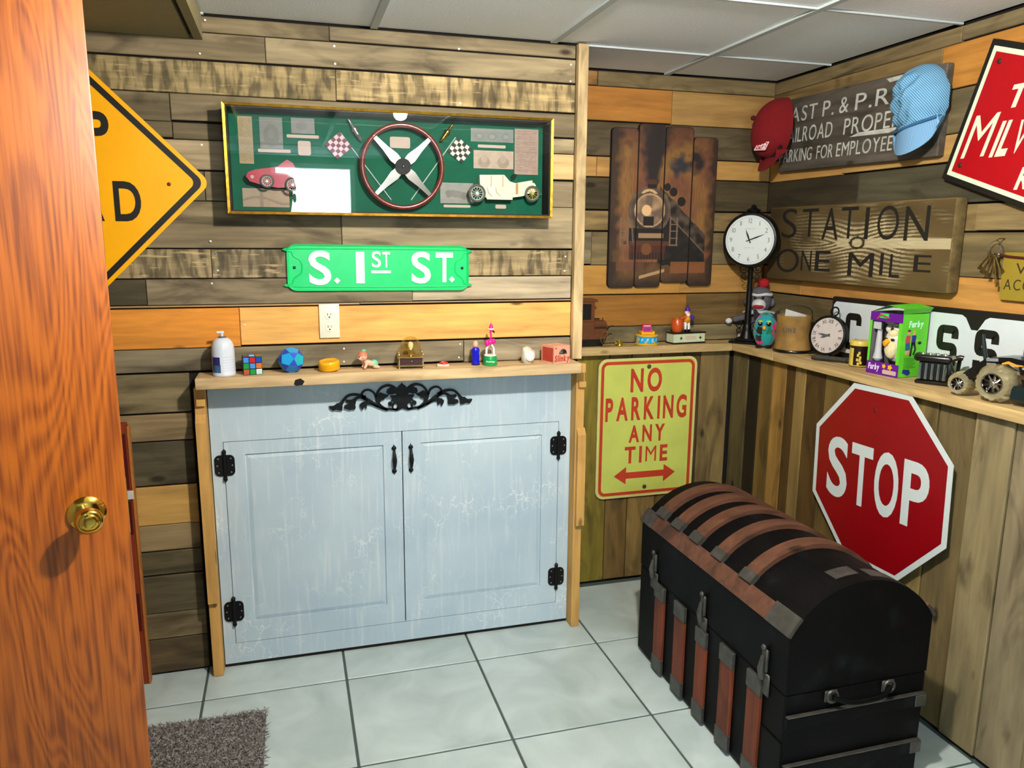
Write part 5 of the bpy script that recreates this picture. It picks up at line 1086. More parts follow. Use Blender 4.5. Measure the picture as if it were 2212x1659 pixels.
MB().sph((0, -.032, .15), (.028, .025, .025), 20, 12).build('muzzle', SW, hd); MB().sph((0, -.0525, .143), (.022, .0075, .009), 18, 10).build('mouth', mat('red_lip', '#8e1220', .8), hd)
for s_ in (-1, 1): MB().sph((s_*.015, -.04, .178), (.0055, .0045, .0065), 12, 8).build('eye', EYE, hd)
MB().tube([(.044*math.cos(i*.2618), -.004+.038*math.sin(i*.2618), .190+.002*math.sin(i)) for i in range(24)], .0065, 8, True).build('hat_band', SW, hd); MB().lathe([(.042, 0), (.039, .012), (.027, .024), (.012, .030), (0, .031)], 24).build('hat', SG, hd, (0, -.004, .192)); MB().sph((.010, -.002, .234), (.024, .021, .02), 18, 12).build('bobble', SR, hd)
b = MB(); n = 28; vs = []; fs = []
for j in range(4):
    for i in range(n): a_ = 2*math.pi*i/n; r = .024+j*.011; vs.append((r*math.cos(a_)*1.1, r*math.sin(a_)-.006, .128-.004*j+.004*math.sin(a_*7)*j/3))
for j in range(3):
    for i in range(n): q_ = (i+1) % n; fs.append((j*n+i, j*n+q_, (j+1)*n+q_, (j+1)*n+i))
b.geo(vs, fs).build('collar', mat('white_felt', '#c3ccd6', .8), t)
for s_, p in ((-1, (-.113, -.032, .08)), (1, (.096, -.034, .108))): MB().sph(p, (.014, .012, .012), 12, 8).build('hand', SW, t)
for p in ((-.058, -.04, .02), (.052, -.038, .02)): MB().sph(p, (.0165, .017, .0165), 12, 8).build('foot', SW, t)
# patchwork plush bird
def patch():
    m, N, L, b = nt('patchwork_plush'); tc = N.new('ShaderNodeTexCoord'); mp = N.new('ShaderNodeMapping'); mp.inputs['Scale'].default_value = (42, 42, 42); mp.inputs['Rotation'].default_value = (.4, .3, .7); L.new(tc.outputs['Object'], mp.inputs[0])
    v = N.new('ShaderNodeTexVoronoi'); v.inputs['Scale'].default_value = 1; v.distance = 'MANHATTAN'; L.new(mp.outputs[0], v.inputs['Vector']); r = N.new('ShaderNodeValToRGB'); r.color_ramp.interpolation = 'CONSTANT'; e = r.color_ramp.elements
    e[0].color = hexc('#0f8f8c'); e[1].position = .34; e[1].color = hexc('#e0146e')
    for p, c in ((.58, '#0b0b0d'), (.80, '#0f8f8c'), (.92, '#0e6a4a')): q_ = e.new(p); q_.color = hexc(c)
    sx = N.new('ShaderNodeSeparateColor'); L.new(v.outputs['Color'], sx.inputs[0]); L.new(sx.outputs[0], r.inputs[0]); L.new(r.outputs[0], b.inputs['Base Color']); b.inputs['Roughness'].default_value = .95; b.inputs['Sheen Weight'].default_value = .3; return m
PT = patch(); TEAL = mat('teal_plush', '#1592a8', .95, var=.1, scale=90, bump=.4, sheen=.3); YLW = mat('yellow_beak', '#f0a01c', .3, coat=.4, var=0)
def plush(name, label, loc, rz, body, face, earc, rad, hgt, lid, feet):
    t = thing(name, label, 'soft toy', loc, rz); rx = rad
    b = MB().sph((0, 0, hgt*.47), (rx, rx*.9, hgt*.49), 30, 20)
    for v in b.bm.verts:
        if v.co.z < .008: v.co.z = .008
    b.build('body', body, t); b = MB().sph((0, -rx*.34, hgt*.68), (rx*.78, rx*.66, hgt*.2), 26, 16); b.build('face', face, t)
    for s_ in (-1, 1):
        MB().prism([(s_*rx*.45, hgt*.84), (s_*rx*1.0, hgt*.70), (s_*rx*1.12, hgt*1.02), (s_*rx*.9, hgt*1.03)], -.004, .004).build('ear', earc, t, smooth=False)
        e_ = MB().sph((s_*rx*.34, -rx*.93, hgt*.67), (rx*.2, rx*.14, rx*.2), 16, 10).build('eye', EYE, t); MB().sph((s_*rx*.34-.002, -rx*1.055, hgt*.69), (rx*.05, rx*.03, rx*.05), 8, 6).build('eye_glint', PWH, e_); MB().sph((s_*rx*.34, -rx*.94, hgt*.735), (rx*.22, rx*.14, rx*.1), 14, 8).build('eyelid', lid, e_)
        MB().sph((s_*rx*.4, -rx*.55, .007), (rx*.32, rx*.5, .007), 14, 8).build('foot', feet, t)
    MB().sph((0, -rx*1.02, hgt*.56), (rx*.17, rx*.24, rx*.2), 16, 10).build('beak', YLW, t); return t
plush('plush_bird', 'round furry plush toy in teal, pink and black patchwork in front of the sock monkey', (.855, .095, ZL), -40, PT, TEAL, BLKP, .047, .152, mat('lime_lid', '#a3c71a', .5), BLKP)
# canvas pail
CANV = mat('tan_canvas', '#8c6a34', .85, var=.45, scale=14, bump=.3)
t = thing('canvas_pail', 'tan old pail stencilled LINE with wire handle and white paper inside', 'pail', (.895, -.035, ZL), -48)
MB().lathe([(0, .004), (.071, .004), (.0725, .012), (.068, .03), (.064, .09), (.0665, .143), (.0665, .146), (.0645, .146), (.062, .09), (.066, .03), (0, .02)], 34).build('pail_body', CANV, t); MB().lathe([(0, 0), (.0735, 0), (.0745, .004), (.0745, .009), (.0725, .0125), (.0715, .0095), (0, .0039)], 34).build('black_rim', BLKP, t)
b = MB()
for ch, a0, a1 in (('L', -24, -16), ('I', -12, -10), ('N', -5, 6), ('E', 11, 20)):
    am = R((a0+a1)/2); wv = .0653*R(a1-a0)/2; tb = MB().text(ch, -wv, wv, .082, .1, 0, .0006, .02); tb.xf(Matrix.Translation((.0653*math.sin(am), -.0653*math.cos(am), 0)) @ Matrix.Rotation(am, 4, 'Z')); me = bpy.data.meshes.new('x'); tb.bm.to_mesh(me); b.bm.from_mesh(me); tb.bm.free(); bpy.data.meshes.remove(me)
b.build('stencil', mat('grey_stencil', '#4a4a4c', .8), t, smooth=False)
MB().tube(cr([(-.068, 0, .135), (-.055, .02, .17), (0, .03, .182), (.055, .02, .17), (.068, 0, .135)], 5), .0016, 6).build('wire_handle', BLM, t); MB().geo([(-.04, .01, .135), (.05, -.01, .14), (.045, -.015, .15), (-.035, .0, .168), (-.04, .013, .135), (.05, -.007, .14), (.045, -.012, .15), (-.035, .003, .168)], [(0, 1, 2, 3), (7, 6, 5, 4), (0, 4, 5, 1), (1, 5, 6, 2), (2, 6, 7, 3), (3, 7, 4, 0)]).build('paper_sheet', mat('white_paper', '#d2d5d2', .8), t, smooth=False)
# oval clock
t = thing('desk_clock', 'round black clock with roman numerals leaning against the white CROSSING board', 'clock', (.905, -.205, ZL), rot=(R(-10), R(6), R(-72)))
r2 = .072; hd = link('clock_head', None, t, (0, 0, .086))
MB().lathe([(0, .022), (.06, .022), (r2+.004, .012), (r2+.006, 0), (r2+.003, -.010), (r2-.004, -.012), (r2-.006, -.006), (0, -.006)], 36, Matrix.Rotation(R(-90), 4, 'X')).tube([(.016*math.cos(i*.4), 0, .093+.016*math.sin(i*.4)) for i in range(16)], .003, 6, True).cyl((0, 0, .07), (0, 0, .082), .009, n=12).build('clock_case', BLM, hd)
MB().lathe([(0, 0), (.0675, 0), (.0675, .001), (0, .001)], 36, Matrix.Translation((0, -.0065, 0)) @ Matrix.Rotation(R(90), 4, 'X')).build('dial', mat('aged_dial', '#c4b9b4', .5, var=.1, scale=25), hd, smooth=False)
b = MB()
for h_, s_ in enumerate(('I', 'II', 'III', 'IV', 'V', 'VI', 'VII', 'VIII', 'IX', 'X', 'XI', 'XII')):
    tb = MB().text(s_, 0, None, .047, .061, -.0075, .0004, .0, gap=.08).xf(Matrix.Rotation(R(30*(h_+1)), 4, 'Y')); me = bpy.data.meshes.new('x'); tb.bm.to_mesh(me); b.bm.from_mesh(me); tb.bm.free(); bpy.data.meshes.remove(me)
b.build('roman_numerals', mat('numeral_brown', '#3a3330', .7), hd, smooth=False); b = MB(); hand(b, 270, .04, .004, -.0085); hand(b, 240, .028, .005, -.0092); b.prism(circ(0, 0, .005, n=12), -.0105, -.0085); b.build('clock_hands', DN, hd, smooth=False)
for s_ in (-1, 1): MB().tube([(s_*.03, .0, .022), (s_*.042, -.014, .008), (s_*.045, -.03, .006)], [.006, .006, .005], 8).build('foot', BLM, t)
MB().tube([(0, .02, .05), (0, .04, .02), (0, .045, .006)], .005, 8).build('rear_strut', BLM, t)
# railway spike
t = thing('iron_bar', 'dark grey bar-shaped piece of iron lying left of the little yellow tin', 'iron', (.865, -.30, ZL), -52)
IR = mat('old_iron', '#3c3a34', .75, .3, var=.25, scale=60, bump=.3); MB().tube([(-.065, 0, .012), (-.05, 0, .011), (.05, 0, .010), (.062, 0, .010)], [.007, .0105, .0105, .0105], 4).sph((.068, 0, .0115), (.012, .017, .0105), 14, 8).build('spike_body', IR, t)
# little tin
t = thing('snack_tin', 'small round dark tin with yellow lid and yellow picture label', 'tin', (.905, -.405, ZL), -55)
TY = mat('pale_yellow_tin', '#d2bb50', .4, var=.05); TBK = mat('tin_brown', '#1c0f08', .35, var=0)
MB().lathe([(0, 0), (.0335, 0), (.0335, .074), (0, .074)], 28).build('tin_body', TBK, t); MB().lathe([(.0338, .074), (.0352, .075), (.0352, .089), (.033, .092), (0, .092)], 28).build('tin_lid', TY, t); b = MB(); arcpatch(b, .0338, -90, -22, .006, .066, 10); arcpatch(b, .0339, 60, 90, .004, .012, 6)
for a_, z in ((5, .042), (18, .034), (2, .026), (16, .024), (8, .012), (22, .016), (12, .05)): arcpatch(b, .0339, a_-6, a_+6, z-.005, z+.005, 5)
arcpatch(b, .0338, -90, 90, .003, .006, 14).build('tin_label', TY, t)
# green toy carton with a white plush inside
t = thing('toy_carton', 'torn bright green and purple window box with a white plush inside', 'box', (.852, -.645, ZL), rz=-84)
LIME = mat('lime_card', '#5fc92a', .5, var=.05); PUR = mat('purple_card', '#5d0f86', .5, var=.05); GRYC = mat('grey_card_inside', '#6d6a6e', .7, var=.1)
bw, bd2, bh = .128, .118, .207   # local: front (purple, window) faces -y, x from -bw..0 ; lime side at x = 0 plane facing +x
MB().box(-bw, 0, 0, .002, 0, .042).build('purple_front', PUR, t, smooth=False); MB().box(-bw, 0, 0, .002, .178, bh).build('purple_front', PUR, t, smooth=False)
MB().box(-bw, -bw+.008, 0, .002, .042, .178).build('window_frame', LIME, t, smooth=False); MB().box(-.012, 0, 0, .002, .042, .178).build('window_frame', LIME, t, smooth=False)
MB().box(-bw, 0, bd2-.002, bd2, 0, bh).box(-bw, -bw+.002, .002, bd2, 0, bh).box(-bw, 0, .002, bd2, 0, .002).build('card_inside', GRYC, t, smooth=False); ls = MB().box(-.002, 0, .0022, bd2, 0, bh).build('lime_side', LIME, t, smooth=False)
MB().geo([(0, 0, bh), (0, bd2, bh+.004), (-.05, bd2+.0, bh+.03), (-.05, -.01, bh+.026), (.012, -.012, bh+.018), (.012, bd2, bh+.02)], [(0, 1, 5, 4), (4, 5, 2, 3)]).geo([(-.05, -.01, bh+.0265), (-.05, bd2, bh+.0305), (-bw-.02, .02, bh-.004), (-bw-.01, bd2*.6, bh+.004)], [(0, 1, 3, 2)]).build('torn_flap', LIME, t, smooth=False)
def side_text(s_, y0, y1, z0, z1, m, bold=.03, sh=.1):
    MB().text(s_, y0, y1, z0, z1, 0, .0006, bold, shear=sh).xf(Matrix.Rotation(R(90), 4, 'Z')).build('side_lettering', m, ls, smooth=False)
side_text('Furby', .03, .092, .165, .185, mat('pale_cyan_print', '#c3f0e0', .5), .045)
def ell(b, cy, cz, ry, rz): return b.prism(circ(cy, cz, ry, rz, 14), -.0008, .0)
def sideprint(fn, m): b = MB(); fn(b); b.xf(Matrix.Rotation(R(90), 4, 'Z')).build('side_picture', m, ls, smooth=False)['kind'] = 'stuff'
SKN = mat('print_skin', '#d79a76', .6, var=0)
sideprint(lambda b: (ell(b, .033, .148, .006, .008), ell(b, .056, .146, .006, .008), b.ribbon([(.048, .118), (.068, .12), (.073, .123)], .004, -.0009, 0), b.ribbon([(.03, .09), (.028, .075)], .006, -.0009, 0), b.ribbon([(.038, .09), (.038, .075)], .005, -.0009, 0)), SKN)
sideprint(lambda b: (b.ribbon([(.032, .138), (.03, .114)], [.017, .021], -.0010, 0),), mat('print_pink', '#c23a5a', .6, var=0)); sideprint(lambda b: (b.ribbon([(.057, .138), (.056, .116)], [.018, .017], -.0010, 0), b.ribbon([(.02, .022), (.045, .016), (.05, .01)], [.012, .02, .01], -.001, 0)), mat('print_navy', '#1c2a86', .6, var=0))
sideprint(lambda b: (b.ribbon([(.031, .114), (.033, .09)], [.018, .02], -.0010, 0),), mat('print_jean', '#1f5f7a', .6, var=0)); sideprint(lambda b: (b.ribbon([(.052, .116), (.047, .07)], [.009, .006], -.0010, 0), b.ribbon([(.058, .116), (.067, .092), (.06, .074)], [.009, .007, .005], -.0010, 0), ell(b, .033, .153, .007, .004), ell(b, .084, .112, .008, .005)), BLKP)
sideprint(lambda b: [b.box(.02+.003*(i % 2), .075-.004*(i % 3), -.0009, 0, .062-.005*i, .0632-.005*i) for i in range(7)], mat('print_green', '#2f8a1a', .6, var=0))
MB().text('Furby', -bw+.008, -.075, .016, .036, 0, .0008, .045, shear=.1).build('front_lettering', mat('print_lilac', '#e3d0f0', .5, var=0), t, smooth=False); MB().prism(rrect(-.06, -.006, .006, .02, .003, 3), -.0008, 0).build('price_label', PAPERP, t, smooth=False)
b = MB()
for x, z, r in ((-.056, .031, .009), (-.032, .030, .011)): b.prism([(x+(r if i % 2 == 0 else r*.55)*math.cos(i*math.pi/5), z+(r if i % 2 == 0 else r*.55)*math.sin(i*math.pi/5)) for i in range(10)], -.0008, 0)
b.build('front_flowers', TYE, t, smooth=False); MB().tube([(-.1, .0, .185), (-.085, -.002, .2), (-.05, -.002, .19)], .003, 6).build('front_swirl', mat('print_rose', '#c23a6a', .5), t); MB().box(-.09, -.055, -.001, 0, .188, .204).build('front_patch', mat('bright_green', '#1ed03a', .5), t, smooth=False)
cm = MB().lathe([(.010, 0), (.016, .008), (.011, .03), (.0095, .07), (.007, .105), (0, .108)], 16).build('cardboard_insert', mat('pale_grey_card', '#b9b8bd', .7, var=.03), t, (-.105, .022, .043)); MB().box(-.118, -.088, .006, .008, .15, .173).build('cardboard_tab', mat('pale_grey_card', ''), t, smooth=False)
WF = mat('white_fur', '#dedad0', .95, var=.2, scale=90, bump=.6, sheen=.4); CFU = mat('cream_fur', '#ddd0a0', .95, var=.12, scale=80, bump=.5, sheen=.4)
def plush_in(): 
    rx, hg, z0, cx_, cy_ = .042, .118, .044, -.052, .048
    b = MB().sph((cx_, cy_, z0+hg*.5), (rx, rx*.85, hg*.52), 26, 18)
    for v in b.bm.verts:
        if v.co.z < z0: v.co.z = z0
        v.co += v.co.normalized()*mnoise.noise(v.co*110)*.003
    p = b.build('white_plush', WF, t); p['label'] = 'white furry plush toy with yellow beak'
    MB().sph((cx_-.002, cy_-.024, z0+hg*.42), (rx*.62, rx*.4, hg*.33), 20, 12).sph((cx_, cy_-.022, z0+hg*.80), (rx*.5, rx*.3, hg*.13), 18, 10).build('cream_patch', CFU, p)
    for s_ in (-1, 1):
        MB().sph((cx_+s_*.013-.003, cy_-.036, z0+hg*.64), (.0075, .005, .005), 12, 8).build('eye', EYE, p); MB().sph((cx_+s_*.034, cy_-.004, z0+hg*.90), (.014, .008, .014), 12, 8).build('ear', WF, p)
    MB().tube([(cx_-.006, cy_-.038, z0+hg*.6), (cx_-.008, cy_-.05, z0+hg*.53), (cx_-.009, cy_-.05, z0+hg*.47)], [.0095, .0085, .003], 12).build('beak', YLW, p); MB().sph((cx_-.004, cy_-.026, z0+hg*.92), (.005, .006, .005), 10, 8).build('forehead_spot', BLKP, p)
plush_in()
# engine model
t = thing('engine_model', 'black model engine block with silver cylinder fins and chrome caps beside the green carton', 'model engine', (.895, -.752, ZL), rz=-58); t.scale = (.8, .85, .9)
CHT = mat('smoked_chrome', '#8d9490', .2, .9, var=.15)
MB().box(-.062, .062, -.036, .036, 0, .014, .004).build('base', BLKP, t); MB().box(-.054, .05, -.028, .03, .0142, .078, .003).build('block', mat('dark_metal', '#23282a', .35, .6), t); b = MB()
for i in range(5): b.tube([(-.046+.0215*i, -.031, .018), (-.046+.0215*i, -.032, .074)], [.0068, .006], 8)
b.build('cylinder_fins', CHT, t); MB().box(-.068, .06, -.040, .038, .0785, .102, .009, 3).sph((-.062, 0, .09), (.018, .036, .016), 14, 10).build('rocker_cover', BLKP, t)
for i in range(4): MB().lathe([(.0085, 0), (.0085, .004), (.006, .007), (0, .0075)], 14).build('chrome_cap', CHR, t, (-.044+.026*i, -.02, .1022))
MB().tube([(.055, -.02, .09), (.085, -.022, .103), (.096, -.02, .1)], [.009, .008, .009], 10).tube([(.058, -.03, .08), (.072, -.034, .05), (.08, -.03, .03)], .004, 8).tube([(.075, 0, .02), (.08, 0, .095)], .007, 8).build('pipes', BLKP, t); MB().tube([(.062, -.03, .097), (.075, -.033, .104)], .005, 8).build('chrome_pipe', CHR, t)
# toy stunt car with clear tyres
CLR = mat('clear_tyre', '#e6d9ae', .18, trans=.75, ior=1.25, var=.05, scale=60)
t = thing('stunt_car', 'black toy stunt car with big clear ribbed tyres and chrome hubs on the ledge end', 'toy car', (.878, -1.015, ZL), rz=-80); t.scale = (1.1, 1.1, 1.1)
def clear_wheel(x, y, z, r, w_, tilt=0):
    prof = [(r*.55, -w_/2), (r*.86, -w_/2), (r, -w_*.28), (r, w_*.28), (r*.86, w_/2), (r*.55, w_/2), (r*.55, -w_/2)]
    wv = link('clear_wheel', None, t, (x, y, z), (0, 0, R(tilt))); b = MB().lathe(prof, 40, Matrix.Rotation(R(90), 4, 'X'))
    for v in b.bm.verts:
        a_ = math.atan2(v.co.z, v.co.x)
        if math.hypot(v.co.x, v.co.z) > r*.8: k_ = 1+.035*(1 if int((a_+math.pi)/(2*math.pi)*40) % 2 else -1); v.co.x *= k_; v.co.z *= k_
    b.build('tyre', CLR, wv); b = MB().lathe([(r*.54, -w_*.5), (r*.56, -w_*.53), (r*.5, -w_*.53), (r*.47, -w_*.42), (r*.47, w_*.4), (r*.54, w_*.45)], 28, Matrix.Rotation(R(-90), 4, 'X'))
    b.build('hub_rim', CHR, wv); b = MB()
    for i in range(9): a_ = i*.698; b.tube([(0, -w_*.40, 0), (r*.47*math.cos(a_), -w_*.44, r*.47*math.sin(a_))], [r*.09, r*.06], 6)
    b.sph((0, -w_*.42, 0), (r*.15, w_*.1, r*.15), 12, 8).build('hub_spokes', CHR, wv); MB().prism(circ(0, 0, r*.5), -w_*.34, w_*.4).build('hub_dark', BLKP, wv, smooth=False)
clear_wheel(-.095, -.028, .033, .030, .045, 4); clear_wheel(.0, -.03, .05, .047, .06, 4); clear_wheel(.15, -.03, .05, .047, .06, 0); clear_wheel(.112, -.015, .128, .036, .04, 30)
bp_ = [(-.10, .05), (-.06, .085), (-.035, .105), (-.02, .112), (.03, .118), (.10, .112), (.14, .1), (.22, .1), (.23, .06), (.2, .045), (.07, .04), (.05, .1), (.02, .107), (-.02, .1), (-.05, .06), (-.085, .035)]
MB().prism(bp_, -.042, .05).build('car_body', BLKP, t, smooth=False); MB().box(.04, .24, -.05, .05, .012, .05, .006).build('car_chassis', mat('dark_teal_plastic', '#0d1f22', .35), t); MB().tube([(-.045, -.02, .098), (-.055, -.02, .14), (-.06, -.02, .165)], [.005, .0055, .004], 8).build('antenna', mat('dark_teal_plastic', ''), t)
MB().ribbon([(.01, .1), (.025, .105), (.045, .1), (.062, .102)], [.003, .007, .006, .002], -.0428, -.042).build('flame_decal', mat('orange_decal', '#d7922c', .4), t, smooth=False); MB().ribbon([(-.03, .105), (.0, .108)], .008, -.0428, -.042).ribbon([(-.028, .094), (-.005, .096)], .006, -.0428, -.042).build('window_decal', mat('grey_decal', '#7d7f82', .35), t, smooth=False)
b = MB()
for i in range(3): b.tube([(.062+.009*i, -.044, .095-.003*i), (.088+.009*i, -.04, .125-.003*i)], .0048, 8)
b.box(.055, .09, -.048, -.036, .07, .08).build('exhaust_pipes', CHR, t)

# ================================================================== DOME-TOPPED TRUNK
t = thing('trunk', 'antique dome-topped black trunk with worn reddish wooden slats standing under the STOP sign', 'trunk', (.3725, -.7025, 0))
def leather():
    m, N, L, b = nt('old_black_covering'); tc = N.new('ShaderNodeTexCoord'); n1 = N.new('ShaderNodeTexNoise'); n1.inputs['Scale'].default_value = 9; n1.inputs['Detail'].default_value = 8; L.new(tc.outputs['Object'], n1.inputs['Vector'])
    r = N.new('ShaderNodeValToRGB'); e = r.color_ramp.elements; e[0].position = .4; e[0].color = hexc('#040506'); e[1].position = .72; e[1].color = hexc('#14181c'); q = e.new(.6); q.color = hexc('#080708'); L.new(n1.outputs['Fac'], r.inputs[0]); L.new(r.outputs[0], b.inputs['Base Color'])
    b.inputs['Roughness'].default_value = .55; b.inputs['Specular IOR Level'].default_value = .1; bp = N.new('ShaderNodeBump'); bp.inputs['Strength'].default_value = .3; bp.inputs['Distance'].default_value = .003; L.new(n1.outputs['Fac'], bp.inputs['Height']); L.new(bp.outputs[0], b.inputs['Normal']); return m
LEA = leather(); SLAT = wood('trunk_slat_wood', streak=.5, stain=.6, staincol='#1d120d', base='#74371f', grain=20, rough=.6); SLAT2 = wood('trunk_lid_wood', streak=.5, stain=.6, staincol='#1d120d', base='#5d3c2c', grain=20, rough=.6); TIN = mat('dull_tin_plate', '#4c4a46', .45, .5, var=.35, scale=35, bump=.3)
hx, hy, zl0, zl1, zp = .2225, .4275, .338, .50, .628
sag = zp-zl1; Rr = (hx*hx+sag*sag)/(2*sag); zc = zp-Rr; amax = math.asin(hx/Rr)
arc = lambda a0, a1, r, n=20: [(r*math.sin(a0+(a1-a0)*i/n), zc+r*math.cos(a0+(a1-a0)*i/n)) for i in range(n+1)]
MB().box(-hx, hx, -hy, hy, .012, zl0-.003, .004).build('trunk_body', LEA, t, smooth=False)
MB().prism([(-hx, zl0)]+arc(-amax, amax, Rr)+[(hx, zl0)], -hy, hy).build('trunk_lid', LEA, t, smooth=False)
def band(y0, y1, a0, a1, th, m, name, n=20): return MB().prism(arc(a0, a1, Rr+th, n)+arc(a1, a0, Rr-.001, n), y0, y1).build(name, m, t, smooth=False)
band(-hy-.003, hy+.003, -amax-.004, -amax+.20, .007, SLAT2, 'lid_border_slat', 6); band(-hy-.003, hy+.003, amax-.16, amax+.004, .007, SLAT2, 'lid_border_slat', 6)
for yc in (.335, .225, .105, -.03, -.185): 
    band(yc-.026, yc+.026, -amax+.205, amax-.165, .013, SLAT2, 'lid_slat'); band(yc-.029, yc+.029, -amax+.19, -amax+.31, .0155, TIN, 'slat_cap', 6); band(yc-.029, yc+.029, amax-.27, amax-.15, .0155, TIN, 'slat_cap', 6)
band(-hy-.0035, -hy+.10, -amax-.006, -amax+.22, .0085, TIN, 'corner_plate', 6); band(hy-.08, hy+.0035, -amax-.006, -amax+.2, .0085, TIN, 'corner_plate', 6); band(-hy-.0035, -hy+.05, amax-.12, amax+.006, .0085, TIN, 'corner_plate', 6)
for a_, yy, w_ in ((-.25, -.365, .035), (.12, -.385, .045), (.42, -.39, .03)): band(yy-.02, yy+.025, a_, a_+w_/Rr*2, .002, TIN, 'tin_patch', 5)
xf = -hx
def onf(px, py): p = hit(px, py, 0, .3725-hx-.012); return p.y+.7025, p.z
for (xa, xb, yt, yb) in ((1412, 1430, 1257, 1424), (1454, 1475, 1268, 1470), (1499, 1520, 1360, 1524), (1551, 1578, 1360, 1592), (1609, 1638, 1414, 1650)):
    y0 = onf(xb, (yt+yb)/2)[0]; y1 = onf(xa, (yt+yb)/2)[0]; z1 = min(onf((xa+xb)/2, yt)[1], .325); z0 = .022
    MB().box(-(z1-z0)/2, (z1-z0)/2, -.012, .0, -(y1-y0)/2, (y1-y0)/2, .002).build('upright_slat', SLAT, t, (xf, (y0+y1)/2, (z0+z1)/2), smooth=False).rotation_euler = (Matrix.Rotation(R(-90), 3, 'Z') @ Matrix.Rotation(R(-90), 3, 'Y')).to_euler()
    for za, zb in ((z1-.045, z1+.006), (z0-.008, z0+.045)): MB().box(xf-.0145, xf-.002, y0-.003, y1+.003, za, zb, .002).build('slat_cap', TIN, t, smooth=False)
for px, py in ((1411, 1210), (1516, 1290), (1648, 1425)):
    y, z = onf(px, py); y = min(y, hy-.03); z = zl0+.03
    l_ = MB().box(xf-.008, xf-.0005, y-.024, y+.024, z-.075, z-.012, .003).box(xf-.010, xf-.0005, y-.012, y+.012, z-.01, z+.055, .003).tube([(xf-.013, y, z-.03), (xf-.018, y, z), (xf-.013, y, z+.035)], [.008, .009, .005], 8).sph((xf-.012, y, z+.06), (.006, .009, .009), 10, 6).build('latch', TIN, t)
MB().box(-hx-.004, -hx+.001, -hy-.002, -hy+.09, .012, .2, .002).build('corner_plate', LEA, t, smooth=False)
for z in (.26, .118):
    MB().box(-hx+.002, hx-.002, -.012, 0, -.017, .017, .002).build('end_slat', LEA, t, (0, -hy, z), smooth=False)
    MB().box(-hx+.004, hx-.004, -.0135, -.0005, .0165, .0205, .0015).build('end_rail_highlight', TIN, t, (0, -hy, z), smooth=False)  # pale strip standing in for the highlight on the slat's upper edge
    for x in (hx-.02,): MB().box(x-.018, x+.018, -hy-.0145, -hy-.0005, z-.018, z+.0164, .002).build('slat_cap', TIN, t, smooth=False)
for x in (-.085, .095): MB().box(x-.02, x+.02, -hy-.006, -hy-.0005, .30, .333, .003).tube([(x+.016*math.cos(i*.4), -hy-.009, .318+.016*math.sin(i*.4)) for i in range(16)], .004, 6, True).build('handle_loop', TIN, t)
MB().tube(cr([(-.085, -hy-.012, .318), (-.05, -hy-.028, .308), (0.005, -hy-.032, .306), (.06, -hy-.028, .308), (.095, -hy-.012, .318)], 5), .007, 8).build('handle_strap', LEA, t)
for x in (-hx+.03, hx-.03):
    for y in (-hy+.03, hy-.03): MB().cyl((x, y, 0), (x, y, .013), .018, n=14).build('foot', TIN, t)

# ================================================================== DOOR AND THINGS AT THE LEFT
def oak():
    m, N, L, b = nt('orange_oak_veneer'); tc = N.new('ShaderNodeTexCoord')
    def nz(sc, det, dist=0):
        mp = N.new('ShaderNodeMapping'); mp.inputs['Scale'].default_value = sc; L.new(tc.outputs['Object'], mp.inputs[0]); n = N.new('ShaderNodeTexNoise'); n.inputs['Scale'].default_value = 1; n.inputs['Detail'].default_value = det; n.inputs['Distortion'].default_value = dist; L.new(mp.outputs[0], n.inputs['Vector']); return n.outputs['Fac']
    big = nz((6.0, 6.0, 1.0), 2, .5); mu = N.new('ShaderNodeMath'); mu.operation = 'MULTIPLY'; mu.inputs[1].default_value = 150; L.new(big, mu.inputs[0]); sn = N.new('ShaderNodeMath'); sn.operation = 'SINE'; L.new(mu.outputs[0], sn.inputs[0])
    fine = nz((170, 170, 5), 4); ad = N.new('ShaderNodeMath'); ad.operation = 'MULTIPLY_ADD'; ad.inputs[1].default_value = .10; L.new(sn.outputs[0], ad.inputs[0]); L.new(fine, ad.inputs[2])
    r = N.new('ShaderNodeValToRGB'); e = r.color_ramp.elements; e[0].position = .3; e[0].color = hexc('#743506'); e[1].position = .62; e[1].color = hexc('#a6580f'); q = e.new(.45); q.color = hexc('#90490b'); L.new(ad.outputs[0], r.inputs[0]); L.new(r.outputs[0], b.inputs['Base Color']); b.inputs['Roughness'].default_value = .42; return m
dr = struct(MB().box(-.76, 0, 0, .035, .03, 2.03, .003, 2).build('door_1', oak(), loc=(-1.357, -1.05, 0), rot=(0, 0, R(16.6))))
K = Matrix.Translation((-.072, 0, .962)) @ Matrix.Rotation(R(90), 4, 'X')
PB = mat('polished_brass', '#d3a94a', .12, 1, var=0)
kn = MB().lathe([(0, 0), (.034, 0), (.0345, .003), (.032, .006), (.028, .0075), (.027, .0085), (.022, .010), (.0125, .014), (.011, .024), (.0125, .029), (.018, .033), (.0235, .040), (.0255, .048), (.0245, .055), (.020, .060), (.0185, .0605), (.0175, .059), (.0155, .0595), (.014, .0615), (.0105, .0625), (.010, .061), (0, .0615)], 40, K).build('door_knob', PB, dr); kn['label'] = 'polished brass round door knob'
MB().box(-.0005, .0015, .008, .027, .905, 1.02).build('latch_plate', PB, dr, smooth=False)
rgt = Vector((math.cos(R(16.6)), math.sin(R(16.6)))); hp = Vector((-1.352, -1.05))-rgt*.765
struct(MB().box(XL+.001, hp.x-.005, hp.y-.01, hp.y+.09, .001, H-.001).build('trim_2', mat('door_jamb_wood', '#8a4a18', .5, var=.1), smooth=False))
